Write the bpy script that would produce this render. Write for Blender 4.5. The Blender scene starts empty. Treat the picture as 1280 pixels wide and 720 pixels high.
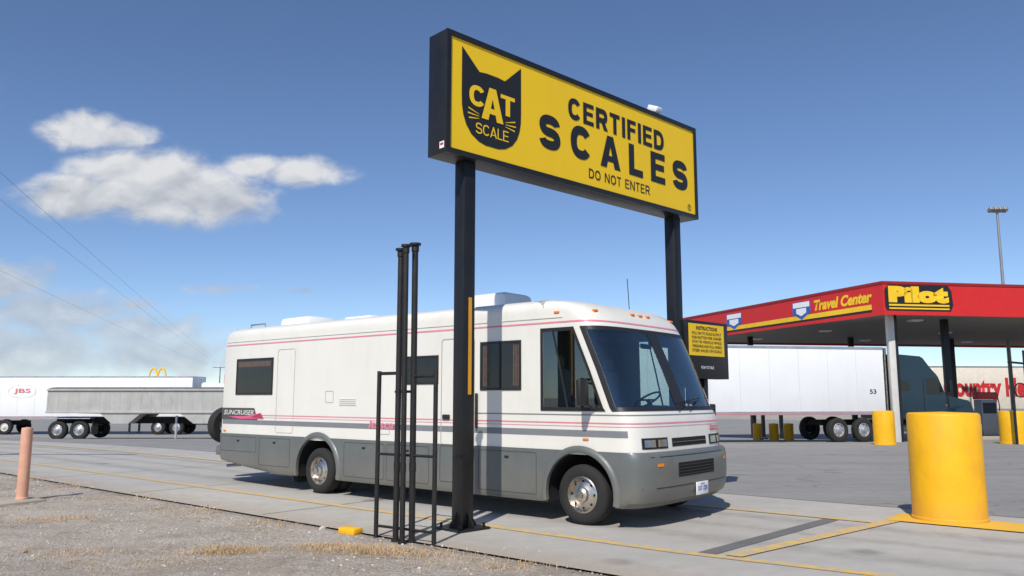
import bpy, bmesh, math, random
from mathutils import Vector, Matrix, noise as mnoise
random.seed(7)
scene = bpy.context.scene
COL = scene.collection
V = Vector

scene.view_settings.view_transform = 'Standard'
try: scene.view_settings.look = 'None'
except Exception: pass
scene.view_settings.exposure = 0

# ------------------------------------------------------------------ materials
def nodes_of(m):
    m.use_nodes = True
    nt = m.node_tree
    return nt, nt.nodes, nt.links, nt.nodes['Principled BSDF']

def mat(name, col, rough=0.5, metal=0.0, var=0.08, scale=3.0, bump=0.0, bscale=60, coat=0.0, emit=None, dirt=0.0, low=None):
    m = bpy.data.materials.new(name)
    nt, N, L, b = nodes_of(m)
    b.inputs['Roughness'].default_value = rough
    b.inputs['Metallic'].default_value = metal
    if coat: b.inputs['Coat Weight'].default_value = coat
    tc = N.new('ShaderNodeTexCoord')
    nz = N.new('ShaderNodeTexNoise'); nz.inputs['Scale'].default_value = scale
    nz.inputs['Detail'].default_value = 6; nz.inputs['Roughness'].default_value = 0.6
    L.new(tc.outputs['Object'], nz.inputs['Vector'])
    mr = N.new('ShaderNodeMapRange')
    mr.inputs['From Min'].default_value = 0.3; mr.inputs['From Max'].default_value = 0.7
    mr.inputs['To Min'].default_value = 1 - var; mr.inputs['To Max'].default_value = 1 + var
    L.new(nz.outputs['Fac'], mr.inputs['Value'])
    mx = N.new('ShaderNodeVectorMath'); mx.operation = 'SCALE'
    mx.inputs[0].default_value = col[:3]
    L.new(mr.outputs['Result'], mx.inputs['Scale'])
    last = mx.outputs['Vector']
    if dirt > 0:
        n2 = N.new('ShaderNodeTexNoise'); n2.inputs['Scale'].default_value = scale*0.9
        n2.inputs['Detail'].default_value = 10; n2.inputs['Roughness'].default_value = 0.7
        mp = N.new('ShaderNodeMapping'); mp.inputs['Scale'].default_value = (2.5, 2.5, 0.5)
        L.new(tc.outputs['Object'], mp.inputs['Vector']); L.new(mp.outputs['Vector'], n2.inputs['Vector'])
        r2 = N.new('ShaderNodeMapRange'); r2.inputs['From Min'].default_value = 0.5; r2.inputs['From Max'].default_value = 0.8
        r2.inputs['To Max'].default_value = dirt
        L.new(n2.outputs['Fac'], r2.inputs['Value'])
        fac = r2.outputs['Result']
        if low:
            sx = N.new('ShaderNodeSeparateXYZ'); L.new(tc.outputs['Object'], sx.inputs[0])
            r3 = N.new('ShaderNodeMapRange'); r3.inputs['From Min'].default_value = low[0]; r3.inputs['From Max'].default_value = low[1]
            r3.inputs['To Min'].default_value = low[2]; r3.inputs['To Max'].default_value = 0
            L.new(sx.outputs['Z'], r3.inputs['Value'])
            mu = N.new('ShaderNodeMath'); mu.operation = 'MULTIPLY'; L.new(r3.outputs['Result'], mu.inputs[0]); L.new(nz.outputs['Fac'], mu.inputs[1])
            ad = N.new('ShaderNodeMath'); ad.operation = 'ADD'; ad.use_clamp = True; L.new(fac, ad.inputs[0]); L.new(mu.outputs[0], ad.inputs[1]); fac = ad.outputs[0]
        mc = N.new('ShaderNodeMix'); mc.data_type = 'RGBA'
        L.new(fac, mc.inputs['Factor'])
        L.new(last, mc.inputs['A']); mc.inputs['B'].default_value = (col[0]*0.35+0.03, col[1]*0.32+0.025, col[2]*0.28+0.02, 1)
        if low: mc.inputs['B'].default_value = (.20, .165, .125, 1)
        last = mc.outputs['Result']
    L.new(last, b.inputs['Base Color'])
    rr = N.new('ShaderNodeMapRange'); rr.inputs['To Min'].default_value = max(0, rough-0.06); rr.inputs['To Max'].default_value = min(1, rough+0.1)
    L.new(nz.outputs['Fac'], rr.inputs['Value']); L.new(rr.outputs['Result'], b.inputs['Roughness'])
    if bump > 0:
        nb = N.new('ShaderNodeTexNoise'); nb.inputs['Scale'].default_value = bscale; nb.inputs['Detail'].default_value = 4
        L.new(tc.outputs['Object'], nb.inputs['Vector'])
        bp = N.new('ShaderNodeBump'); bp.inputs['Strength'].default_value = bump; bp.inputs['Distance'].default_value = 0.01
        L.new(nb.outputs['Fac'], bp.inputs['Height']); L.new(bp.outputs['Normal'], b.inputs['Normal'])
    if emit:
        b.inputs['Emission Color'].default_value = (*emit, 1); b.inputs['Emission Strength'].default_value = 0.05
    return m

def glass_mat(name, tint, gloss=0.08):
    m = bpy.data.materials.new(name); m.use_nodes = True
    nt = m.node_tree; N = nt.nodes; L = nt.links; N.clear()
    out = N.new('ShaderNodeOutputMaterial'); mix = N.new('ShaderNodeMixShader')
    tr = N.new('ShaderNodeBsdfTransparent'); tr.inputs['Color'].default_value = (*tint, 1)
    gl = N.new('ShaderNodeBsdfGlossy'); gl.inputs['Roughness'].default_value = 0.02
    gl.inputs['Color'].default_value = (0.85, 0.95, 1, 1)
    fr = N.new('ShaderNodeFresnel'); fr.inputs['IOR'].default_value = 1.5
    ad = N.new('ShaderNodeMath'); ad.operation = 'ADD'; ad.use_clamp = True; ad.inputs[1].default_value = gloss
    L.new(fr.outputs[0], ad.inputs[0]); L.new(ad.outputs[0], mix.inputs['Fac'])
    L.new(tr.outputs[0], mix.inputs[1]); L.new(gl.outputs[0], mix.inputs[2]); L.new(mix.outputs[0], out.inputs['Surface'])
    return m

M = {}
M['cream'] = mat('rv_cream_paint', (0.76, 0.735, 0.66), 0.35, var=0.025, scale=1.2, coat=0.3, dirt=0.14)
M['grey'] = mat('rv_grey_paint', (0.125, 0.137, 0.132), 0.4, var=0.10, scale=2, coat=0.2, dirt=0.25, low=(.25, .75, .9))
M['stripe'] = mat('rv_grey_stripe', (0.20, 0.21, 0.22), 0.4)
M['badge'] = mat('rv_dark_badge', (0.07, 0.07, 0.075), 0.4)
M['pink'] = mat('rv_pink_stripe', (0.72, 0.22, 0.29), 0.4)
M['hotpink'] = mat('rv_hot_pink', (0.72, 0.11, 0.23), 0.4)
M['black'] = mat('black_paint', (0.009, 0.009, 0.010), 0.42, var=0.25, scale=4, dirt=0.05)
M['rubber'] = mat('rubber', (0.020, 0.019, 0.018), 0.85, var=0.2, scale=8, bump=0.2)
M['blackp'] = mat('black_plastic', (0.015, 0.015, 0.016), 0.5)
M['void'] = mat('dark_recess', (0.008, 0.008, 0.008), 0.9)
M['chrome'] = mat('dull_chrome', (0.60, 0.55, 0.48), 0.3, metal=1.0, var=0.25, scale=10, dirt=0.7)
M['alu'] = mat('brushed_aluminium', (0.50, 0.51, 0.52), 0.45, metal=0.7, var=0.12, scale=2, dirt=0.35)
M['yellow'] = mat('sign_yellow', (0.90, 0.57, 0.005), 0.5, var=0.03, scale=0.8, dirt=.05)
M['byel'] = mat('bollard_yellow', (0.88, 0.455, 0.004), 0.55, var=0.07, scale=2.5, bump=0.35, bscale=14, dirt=0.2)
M['red'] = mat('canopy_red', (0.62, 0.018, 0.016), 0.45, var=0.06)
M['white'] = mat('white_paint', (0.84, 0.84, 0.83), 0.4, var=0.03, dirt=0.08, scale=0.8)
M['white2'] = mat('off_white', (0.62, 0.60, 0.55), 0.5, var=0.06)
M['blue'] = mat('shield_blue', (0.03, 0.12, 0.45), 0.5)
M['amber'] = mat('amber_lens', (0.75, 0.20, 0.02), 0.25, emit=(0.8, 0.2, 0.0))
M['lens'] = mat('headlight_lens', (0.24, 0.26, 0.28), 0.12, metal=0.6, var=0.4, scale=40)
M['glassd'] = mat('dark_window_glass', (0.012, 0.013, 0.015), 0.05, var=0.2)
M['curtain'] = mat('curtain', (0.11, 0.075, 0.06), 0.9, var=0.3, scale=20)
M['glass'] = glass_mat('windscreen_glass', (0.60, 0.73, 0.72), 0.10)
M['seat'] = mat('seat_fabric', (0.26, 0.24, 0.22), 0.9)
M['inter'] = mat('interior_panel', (0.16, 0.13, 0.10), 0.8)
M['dash'] = mat('dashboard', (0.12, 0.13, 0.135), 0.7)
M['salmon'] = mat('faded_salmon_paint', (0.68, 0.36, 0.24), 0.6, var=0.1, scale=5, dirt=0.3)
M['steel'] = mat('galvanised', (0.30, 0.30, 0.30), 0.5, metal=0.5)
M['soffit'] = mat('canopy_soffit', (0.24, 0.225, 0.205), 0.7)
M['navy'] = mat('truck_dark_blue', (0.010, 0.032, 0.050), 0.35, coat=0.3)
M['maroon'] = mat('truck_red', (0.42, 0.02, 0.02), 0.35)
M['ctext'] = mat('lettering_red', (0.55, 0.03, 0.03), 0.5)
M['ftext'] = mat('faded_lettering_red', (0.62, 0.20, 0.19), 0.5)
M['fring'] = mat('faint_ring_red', (0.74, 0.50, 0.48), 0.5)
M['wire'] = mat('wire', (0.14, 0.14, 0.15), 0.7)
M['wood'] = mat('pole_wood', (0.10, 0.07, 0.05), 0.9, var=0.3, scale=6)
M['grain'] = mat('grain_trailer_alu', (0.43, 0.42, 0.39), 0.6, metal=0.1, var=0.12, scale=1.2, dirt=0.35)
sblack = mat('sign_black_vinyl', (0.012, 0.012, 0.012), 0.45)

# ------------------------------------------------------------------ mesh helpers
def link(o, parent=None):
    COL.objects.link(o)
    if parent is not None: o.parent = parent
    return o

def mk(name, verts, faces, m, parent=None, smooth=False, angle=40, mats=None, fmi=None):
    me = bpy.data.meshes.new(name)
    me.from_pydata([tuple(v) for v in verts], [], faces)
    me.update()
    for mm in (mats or [m]): me.materials.append(mm)
    if fmi:
        for p, i in zip(me.polygons, fmi): p.material_index = i
    bm = bmesh.new(); bm.from_mesh(me)
    bmesh.ops.recalc_face_normals(bm, faces=bm.faces)
    if smooth:
        for f in bm.faces: f.smooth = True
        for e in bm.edges:
            if len(e.link_faces) == 2 and e.calc_face_angle(0) > math.radians(angle): e.smooth = False
    bm.to_mesh(me); bm.free()
    o = bpy.data.objects.new(name, me)
    return link(o, parent)

def bm_obj(name, bm, m, parent=None, smooth=False, angle=40):
    if smooth:
        for f in bm.faces: f.smooth = True
        for e in bm.edges:
            if len(e.link_faces) == 2 and e.calc_face_angle(0) > math.radians(angle): e.smooth = False
    me = bpy.data.meshes.new(name); bm.to_mesh(me); bm.free()
    for mm in (m if isinstance(m, list) else [m]): me.materials.append(mm)
    o = bpy.data.objects.new(name, me)
    return link(o, parent)

def add_box(bm, c, s, bevel=0, rot=None, mi=0, seg=2):
    r = bmesh.ops.create_cube(bm, size=1)
    vs = r['verts']
    bmesh.ops.scale(bm, vec=s, verts=vs)
    fs = set(f for v in vs for f in v.link_faces)
    if bevel > 0:
        es = list(set(e for v in vs for e in v.link_edges))
        rr = bmesh.ops.bevel(bm, geom=es, offset=bevel, segments=seg, affect='EDGES', profile=0.5)
        fs = set(rr['faces']) | set(f for f in fs if f.is_valid)
        vs = list(set(v for f in fs for v in f.verts))
    if rot is not None: bmesh.ops.rotate(bm, cent=(0, 0, 0), matrix=rot, verts=vs)
    bmesh.ops.translate(bm, vec=c, verts=vs)
    for f in fs: f.material_index = mi
    return vs

def box(name, c, s, m, parent=None, bevel=0.0, rot=None):
    bm = bmesh.new(); add_box(bm, c, s, bevel, rot)
    return bm_obj(name, bm, m, parent, smooth=bevel > 0)

def add_cyl(bm, p0, p1, r0, r1=None, seg=16, mi=0):
    if r1 is None: r1 = r0
    p0, p1 = V(p0), V(p1); d = p1-p0
    q = d.to_track_quat('Z', 'Y').to_matrix()
    r = bmesh.ops.create_cone(bm, cap_ends=True, segments=seg, radius1=r0, radius2=r1, depth=d.length)
    vs = r['verts']
    bmesh.ops.rotate(bm, cent=(0, 0, 0), matrix=q, verts=vs)
    bmesh.ops.translate(bm, vec=(p0+p1)/2, verts=vs)
    for f in set(f for v in vs for f in v.link_faces): f.material_index = mi
    return vs

def cyl(name, p0, p1, r0, m, parent=None, r1=None, seg=16):
    bm = bmesh.new(); add_cyl(bm, p0, p1, r0, r1, seg)
    return bm_obj(name, bm, m, parent, smooth=True)

def lathe_data(profile, center, axis='Z', seg=32, closed=False):
    vs, fs = [], []
    n = len(profile)
    c = V(center)
    for i in range(seg):
        a = 2*math.pi*i/seg
        for (r, h) in profile:
            if axis == 'Z': vs.append(c+V((r*math.cos(a), r*math.sin(a), h)))
            elif axis == 'Y': vs.append(c+V((r*math.cos(a), h, r*math.sin(a))))
            else: vs.append(c+V((h, r*math.cos(a), r*math.sin(a))))
    for i in range(seg):
        j = (i+1) % seg
        for k in range(n if closed else n-1):
            k2 = (k+1) % n
            fs.append((i*n+k, i*n+k2, j*n+k2, j*n+k))
    return vs, fs

def lathe(name, profile, center, m, parent=None, axis='Z', seg=32, closed=False, angle=35):
    vs, fs = lathe_data(profile, center, axis, seg, closed)
    me_o = mk(name, vs, fs, m, parent, smooth=True, angle=angle)
    bm = bmesh.new(); bm.from_mesh(me_o.data)
    bmesh.ops.remove_doubles(bm, verts=bm.verts, dist=1e-5)
    bmesh.ops.recalc_face_normals(bm, faces=bm.faces)
    bm.to_mesh(me_o.data); bm.free()
    return me_o

def empty(name, loc, rotz=0, label=None, category=None, group=None):
    o = bpy.data.objects.new(name, None); COL.objects.link(o)
    o.location = loc; o.rotation_euler = (0, 0, rotz); o.empty_display_size = 0.3
    if label: o['label'] = label
    if category: o['category'] = category
    if group: o['group'] = group
    return o

def tag(o, label=None, category=None, group=None, kind=None):
    if label: o['label'] = label
    if category: o['category'] = category
    if group: o['group'] = group
    if kind: o['kind'] = kind
    return o

def text_mesh(body, bold=0.0, shear=0.0, spacing=1.0):
    cu = bpy.data.curves.new('t', 'FONT'); cu.body = body; cu.size = 1
    cu.offset = bold; cu.shear = shear; cu.space_character = spacing; cu.resolution_u = 4
    o = bpy.data.objects.new('t', cu); COL.objects.link(o)
    bpy.context.view_layer.update()
    dg = bpy.context.evaluated_depsgraph_get()
    me = bpy.data.meshes.new_from_object(o.evaluated_get(dg))
    bpy.data.objects.remove(o)
    return me

def text_fit(name, body, O, ux, uz, x0, x1, z0, z1, m, parent, bold=0.0, shear=0.0, lift=0.006, spacing=1.0):
    me = text_mesh(body, bold, shear, spacing)
    O, ux, uz = V(O), V(ux).normalized(), V(uz).normalized()
    n = ux.cross(uz)
    xs = [v.co.x for v in me.vertices]; ys = [v.co.y for v in me.vertices]
    ax, bx, ay, by = min(xs), max(xs), min(ys), max(ys)
    for v in me.vertices:
        X = x0+(v.co.x-ax)/(bx-ax)*(x1-x0); Z = z0+(v.co.y-ay)/(by-ay)*(z1-z0)
        v.co = O+ux*X+uz*Z+n*lift
    me.name = name
    me.materials.clear(); me.materials.append(m)
    o = bpy.data.objects.new(name, me)
    return link(o, parent)

def arc(cx, cy, rx, ry, a0, a1, n=14, ex=.84):
    out = []
    for k in range(n+1):
        a = math.radians(a0+(a1-a0)*k/n); c, s = math.cos(a), math.sin(a)
        out.append((cx+rx*math.copysign(abs(c)**ex, c), cy+ry*math.copysign(abs(s)**ex, s)))
    return out
GW0 = dict(A=.84, C=.80, D=.78, E=.68, F=.63, I=0, L=.62, N=.78, O=.86, R=.78, S=.76, T=.70)
def glyph(ch, th, GW):
    w = GW[ch] if ch != 'I' else th
    h = th/2; Lx, Rx, B, Tt = h, w-h, h, 1-h
    G = []
    if ch == 'I': G = [('p', [(0, 0), (th, 0), (th, 1), (0, 1)])]
    elif ch == 'L': G = [('p', [(0, 0), (th, 0), (th, 1), (0, 1)]), ('p', [(th, 0), (w, 0), (w, th*.85), (th, th*.85)])]
    elif ch in 'EF':
        G = [('p', [(0, 0), (th, 0), (th, 1), (0, 1)]), ('p', [(th, 1-th*.82), (w, 1-th*.82), (w, 1), (th, 1)]),
             ('p', [(th, .52-th*.39), (w*.93, .52-th*.39), (w*.93, .52+th*.39), (th, .52+th*.39)])]
        if ch == 'E': G.append(('p', [(th, 0), (w, 0), (w, th*.82), (th, th*.82)]))
    elif ch == 'T': G = [('p', [(0, 1-th*.85), (w, 1-th*.85), (w, 1), (0, 1)]), ('p', [(w/2-h, 0), (w/2+h, 0), (w/2+h, 1-th*.85), (w/2-h, 1-th*.85)])]
    elif ch == 'N': G = [('p', [(0, 0), (th, 0), (th, 1), (0, 1)]), ('p', [(w-th, 0), (w, 0), (w, 1), (w-th, 1)]), ('p', [(w-th*1.15, 0), (w-th*.02, 0), (th*1.15, 1), (th*.02, 1)])]
    elif ch == 'A':
        t2 = th*1.08
        G = [('p', [(0, 0), (t2, 0), (w/2+t2*.12, .80), (w/2+t2*.5, 1), (w/2-t2*.5, 1)]), ('p', [(w, 0), (w/2+t2*.5, 1), (w/2-t2*.12, .80), (w-t2, 0)]),
             ('p', [(w*.24, .20), (w*.76, .20), (w*.70, .20+th*.7), (w*.30, .20+th*.7)])]
    elif ch == 'O': G = [('r', arc(w/2, .5, w/2-h, .5-h, 0, 360, 28)[:-1], True)]
    elif ch == 'C': G = [('r', arc(w/2+.01, .5, w/2-h, .5-h, 34, 326, 26), False)]
    elif ch == 'S':
        m_ = .5; rx = w/2-h
        G = [('r', arc(w/2, (Tt+m_)/2, rx*.97, (Tt-m_)/2, 8, 262, 22)+arc(w/2, (B+m_)/2, rx, (m_-B)/2, 82, -172, 22), False)]
    elif ch == 'D':
        r = .5-h
        G = [('p', [(0, 0), (th, 0), (th, 1), (0, 1)]), ('r', [(th*.9, Tt)]+arc(w*.42, .5, w*.58-h, r, 90, -90, 18)+[(th*.9, B)], False)]
    elif ch == 'R':
        mm = .45; r = (Tt-mm)/2
        G = [('p', [(0, 0), (th, 0), (th, 1), (0, 1)]), ('r', [(th*.9, Tt)]+arc(w*.62, (Tt+mm)/2, w*.36-h, r, 90, -90, 14)+[(th*.9, mm)], False),
             ('p', [(w-th*1.1, 0), (w+.02, 0), (w*.62+th*.35, mm), (w*.62-th*.75, mm)])]
    return w, G
def ribbon_polys(pts, closed, th):
    n = len(pts); A, B = [], []
    for i in range(n):
        p = V(pts[i])
        if closed: a, b = V(pts[i-1]), V(pts[(i+1) % n])
        else: a, b = V(pts[max(0, i-1)]), V(pts[min(n-1, i+1)])
        d = (b-a).normalized(); nn = V((-d.y, d.x)); A.append(p+nn*th/2); B.append(p-nn*th/2)
    out = []
    for i in range(n if closed else n-1):
        j = (i+1) % n; out.append([A[i], B[i], B[j], A[j]])
    return out
def stroke_text(name, s, O, ux, uz, x0, x1, z0, z1, m, parent, th=.2, lift=.004, wx=1.0):
    O, ux, uz = V(O), V(ux).normalized(), V(uz).normalized(); nrm_ = ux.cross(uz)
    GW = {k: v*wx for k, v in GW0.items()}
    H = z1-z0; widths = [(.34 if c == ' ' else (th if c == 'I' else GW[c])) for c in s]
    tot = sum(widths); gap = ((x1-x0)/H-tot)/max(1, len(s)-1); sx = 1.0
    if len(s) == 1: sx = (x1-x0)/H/tot; gap = 0
    elif gap < .07: gap = .07; sx = ((x1-x0)/H)/(tot+gap*(len(s)-1))
    vs, fs = [], []; x = 0; layer = 0
    for c, w in zip(s, widths):
        if c != ' ':
            _, G = glyph(c, th, GW)
            for g_ in G:
                layer = (layer+1) % 4
                polys = [g_[1]] if g_[0] == 'p' else ribbon_polys(g_[1], g_[2], th)
                for P_ in polys:
                    b0 = len(vs)
                    for p in P_: vs.append(O+ux*(x0+(x+p[0])*H*sx)+uz*(z0+p[1]*H)+nrm_*(lift+layer*.0006))
                    fs.append(tuple(range(b0, b0+len(P_))))
        x += w+gap
    return mk(name, vs, fs, m, parent)

def poly_plane(name, pts, O, ux, uz, m, parent, lift=0.004):
    O, ux, uz = V(O), V(ux).normalized(), V(uz).normalized(); n = ux.cross(uz)
    vs = [O+ux*p[0]+uz*p[1]+n*lift for p in pts]
    bm = bmesh.new(); f = bm.faces.new([bm.verts.new(v) for v in vs])
    bmesh.ops.triangulate(bm, faces=[f])
    return bm_obj(name, bm, m, parent)

# ------------------------------------------------------------------ ground frame
W = V((0.88, 10.66, 0)); F = V((0.766, -0.643, 0)); T = V((0.643, 0.766, 0))
def g(y):
    t = max(0, min(1, (y-24)/36.0)); return -0.95*t*t*(3-2*t)
def LP(l, t, z=0):
    p = W+F*l+T*t
    return V((p.x, p.y, g(p.y)+z))
def frange(a, b, st):
    n = max(1, int(round((b-a)/st))); return [a+(b-a)*i/n for i in range(n+1)]
def rough_h(l, t):
    if t > -2.2 or t < -19 or l < -30 or l > 8: return 0.0
    k = min(1, (-2.2-t)/.7)
    a = mnoise.fractal(V((l*.7, t*.7, 0)), 1.0, 2.0, 4)
    b = mnoise.noise(V((l*3.1, t*3.1, 5)))
    rut = -.02*math.exp(-((t+4.3)/.22)**2)-.02*math.exp(-((t+6.1)/.22)**2)
    return k*(.045*a+.012*b+rut)
def sheet(name, ls, ts, zf, m, label, cat=None):
    vs, fs = [], []
    for l in ls:
        for t in ts: vs.append(LP(l, t, zf(l, t)))
    nt_ = len(ts)
    for i in range(len(ls)-1):
        for j in range(nt_-1):
            a = i*nt_+j; fs.append((a, a+1, a+nt_+1, a+nt_))
    o = mk(name, vs, fs, m)
    bm = bmesh.new(); bm.from_mesh(o.data)
    for f in bm.faces:
        f.smooth = True
        if f.normal.z < 0: f.normal_flip()
    bm.to_mesh(o.data); bm.free()
    o['kind'] = 'structure'; o['label'] = label
    return o

def ground_base(name):
    m = bpy.data.materials.new(name)
    nt, N, L, b = nodes_of(m)
    tc = N.new('ShaderNodeTexCoord')
    return m, N, L, b, tc
def noise(N, L, vec, scale, detail=6, rough=0.6, dist=0.0):
    n = N.new('ShaderNodeTexNoise'); n.inputs['Scale'].default_value = scale; n.inputs['Detail'].default_value = detail
    n.inputs['Roughness'].default_value = rough; n.inputs['Distortion'].default_value = dist
    L.new(vec, n.inputs['Vector']); return n.outputs['Fac']
def ramp(N, L, fac, stops):
    r = N.new('ShaderNodeValToRGB'); e = r.color_ramp.elements
    while len(e) < len(stops): e.new(0.5)
    for i, (p, c) in enumerate(stops):
        e[i].position = p; e[i].color = (*c, 1) if len(c) == 3 else c
    L.new(fac, r.inputs['Fac']); return r.outputs['Color']
def mixc(N, L, fac, a, b_, mode='MIX'):
    x = N.new('ShaderNodeMix'); x.data_type = 'RGBA'; x.blend_type = mode
    for sock, val in (('Factor', fac), ('A', a), ('B', b_)):
        if isinstance(val, (int, float)): x.inputs[sock].default_value = val
        elif isinstance(val, tuple): x.inputs[sock].default_value = (*val, 1)
        else: L.new(val, x.inputs[sock])
    return x.outputs['Result']
def mth(N, L, op, a, b_=None, clamp=False):
    x = N.new('ShaderNodeMath'); x.operation = op; x.use_clamp = clamp
    for i, val in enumerate((a, b_)):
        if val is None: continue
        if isinstance(val, (int, float)): x.inputs[i].default_value = val
        else: L.new(val, x.inputs[i])
    return x.outputs[0]
def maprange(N, L, v, a, b_, c=0, d=1, smooth=False):
    x = N.new('ShaderNodeMapRange'); x.inputs['From Min'].default_value = a; x.inputs['From Max'].default_value = b_
    x.inputs['To Min'].default_value = c; x.inputs['To Max'].default_value = d
    if smooth: x.interpolation_type = 'SMOOTHSTEP'
    L.new(v, x.inputs['Value']); return x.outputs['Result']
def dotp(N, L, vec, d, off):
    x = N.new('ShaderNodeVectorMath'); x.operation = 'DOT_PRODUCT'; L.new(vec, x.inputs[0]); x.inputs[1].default_value = tuple(d)
    return mth(N, L, 'ADD', x.outputs['Value'], off)

def gravel_mat():
    m, N, L, b, tc = ground_base('gravel_ground_material')
    P = tc.outputs['Object']
    big = noise(N, L, P, 0.55, 8, 0.65)
    mid = noise(N, L, P, 3.2, 9, 0.72)
    fine = noise(N, L, P, 60, 4, 0.75)
    mp = N.new('ShaderNodeMapping'); mp.inputs['Rotation'].default_value = (0, 0, math.radians(40)); mp.inputs['Scale'].default_value = (0.15, 1.0, 1)
    L.new(P, mp.inputs['Vector'])
    track = noise(N, L, mp.outputs['Vector'], 1.6, 5, 0.6)
    c1 = ramp(N, L, big, [(0.38, (0.32, 0.255, 0.19)), (0.5, (0.44, 0.375, 0.30)), (0.62, (0.56, 0.50, 0.42))])
    c1 = mixc(N, L, maprange(N, L, track, 0.46, 0.62, 0, 0.65), c1, (0.57, 0.53, 0.465))
    c2 = mixc(N, L, maprange(N, L, mid, 0.48, 0.68, 0, 0.8), c1, (0.27, 0.205, 0.145))
    vor = N.new('ShaderNodeTexVoronoi'); vor.inputs['Scale'].default_value = 40; L.new(P, vor.inputs['Vector'])
    stone = ramp(N, L, vor.outputs['Color'], [(0.15, (0.22, 0.18, 0.14)), (0.6, (0.48, 0.42, 0.35)), (1, (0.76, 0.72, 0.65))])
    c3 = mixc(N, L, maprange(N, L, mid, 0.38, 0.62, 0.60, 0.2), c2, stone)
    c4 = mixc(N, L, maprange(N, L, fine, 0.32, 0.6, 0.65, 1.0), (0.18, 0.145, 0.11), c3)
    L.new(c4, b.inputs['Base Color'])
    b.inputs['Roughness'].default_value = 0.95
    bp = N.new('ShaderNodeBump'); bp.inputs['Strength'].default_value = 0.75; bp.inputs['Distance'].default_value = 0.03
    hh = mth(N, L, 'ADD', mth(N, L, 'MULTIPLY', vor.outputs['Distance'], -0.5), mth(N, L, 'MULTIPLY', mid, 2.2))
    L.new(mth(N, L, 'ADD', hh, mth(N, L, 'MULTIPLY', fine, 0.5)), bp.inputs['Height']); L.new(bp.outputs['Normal'], b.inputs['Normal'])
    return m

def pave_mat(name, base, light, crack, dirt_edge=False, stain=0.4, speck=120, spots=.55, lane=False):
    m, N, L, b, tc = ground_base(name)
    P = tc.outputs['Object']
    big = noise(N, L, P, 0.28, 8, 0.6)
    mp = N.new('ShaderNodeMapping'); mp.inputs['Rotation'].default_value = (0, 0, math.radians(40)); mp.inputs['Scale'].default_value = (0.12, 1.3, 1)
    L.new(P, mp.inputs['Vector'])
    streak = noise(N, L, mp.outputs['Vector'], 1.2, 6, 0.6)
    fine = noise(N, L, P, speck, 3, 0.8)
    mid = noise(N, L, P, 3.3, 9, 0.75)
    c = ramp(N, L, big, [(0.3, base), (0.7, light)])
    c = mixc(N, L, maprange(N, L, streak, 0.42, 0.7, 0, stain), c, tuple(x*0.58 for x in base))
    c = mixc(N, L, maprange(N, L, mid, 0.35, 0.7, 0.0, 0.32), c, tuple(x*0.60 for x in base))
    c = mixc(N, L, maprange(N, L, fine, 0.3, 0.7, 0.0, 0.35), c, tuple(x*0.55 for x in base))
    v2 = N.new('ShaderNodeTexVoronoi'); v2.inputs['Scale'].default_value = 0.7; L.new(P, v2.inputs['Vector'])
    spot = maprange(N, L, mth(N, L, 'ADD', v2.outputs['Distance'], mth(N, L, 'MULTIPLY', mid, 0.25)), 0.17, 0.3, spots, 0.0, True)
    c = mixc(N, L, spot, c, tuple(x*0.3 for x in base))
    wv = N.new('ShaderNodeVectorMath'); wv.operation = 'ADD'
    nn = N.new('ShaderNodeTexNoise'); nn.inputs['Scale'].default_value = 1.1; nn.inputs['Detail'].default_value = 5
    L.new(P, nn.inputs['Vector']); sc = N.new('ShaderNodeVectorMath'); sc.operation = 'SCALE'; sc.inputs['Scale'].default_value = 1.4
    L.new(nn.outputs['Color'], sc.inputs[0]); L.new(P, wv.inputs[0]); L.new(sc.outputs['Vector'], wv.inputs[1])
    v3 = N.new('ShaderNodeTexVoronoi'); v3.feature = 'DISTANCE_TO_EDGE'; v3.inputs['Scale'].default_value = 0.28
    L.new(wv.outputs['Vector'], v3.inputs['Vector'])
    ck = maprange(N, L, v3.outputs['Distance'], 0.0, 0.008, crack, 0.0)
    c = mixc(N, L, ck, c, tuple(x*0.3 for x in base))
    if dirt_edge:
        t = dotp(N, L, P, T, -W.dot(T))
        for (tc_, wd, st) in ((0.25, .38, .30), (2.2, .38, .30), (1.25, .25, .25)):
            dd_ = mth(N, L, 'ABSOLUTE', mth(N, L, 'SUBTRACT', t, tc_))
            k = mth(N, L, 'MULTIPLY', maprange(N, L, dd_, 0, wd, st, 0, True), maprange(N, L, mid, .3, .6, .3, 1.2))
            c = mixc(N, L, k, c, tuple(x*0.3 for x in base))
        tt = mth(N, L, 'ADD', t, mth(N, L, 'MULTIPLY', mth(N, L, 'SUBTRACT', mid, 0.5), -1.8))
        dm = maprange(N, L, tt, -2.2, -1.3, 1.0, 0.0, True)
        dcol = ramp(N, L, fine, [(0.3, (0.27, 0.215, 0.16)), (0.7, (0.53, 0.465, 0.38))])
        c = mixc(N, L, mth(N, L, 'MULTIPLY', dm, 0.85), c, dcol)
    L.new(c, b.inputs['Base Color']); b.inputs['Roughness'].default_value = 0.85
    bp = N.new('ShaderNodeBump'); bp.inputs['Strength'].default_value = 0.35; bp.inputs['Distance'].default_value = 0.008
    L.new(fine, bp.inputs['Height']); L.new(bp.outputs['Normal'], b.inputs['Normal'])
    return m

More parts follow.
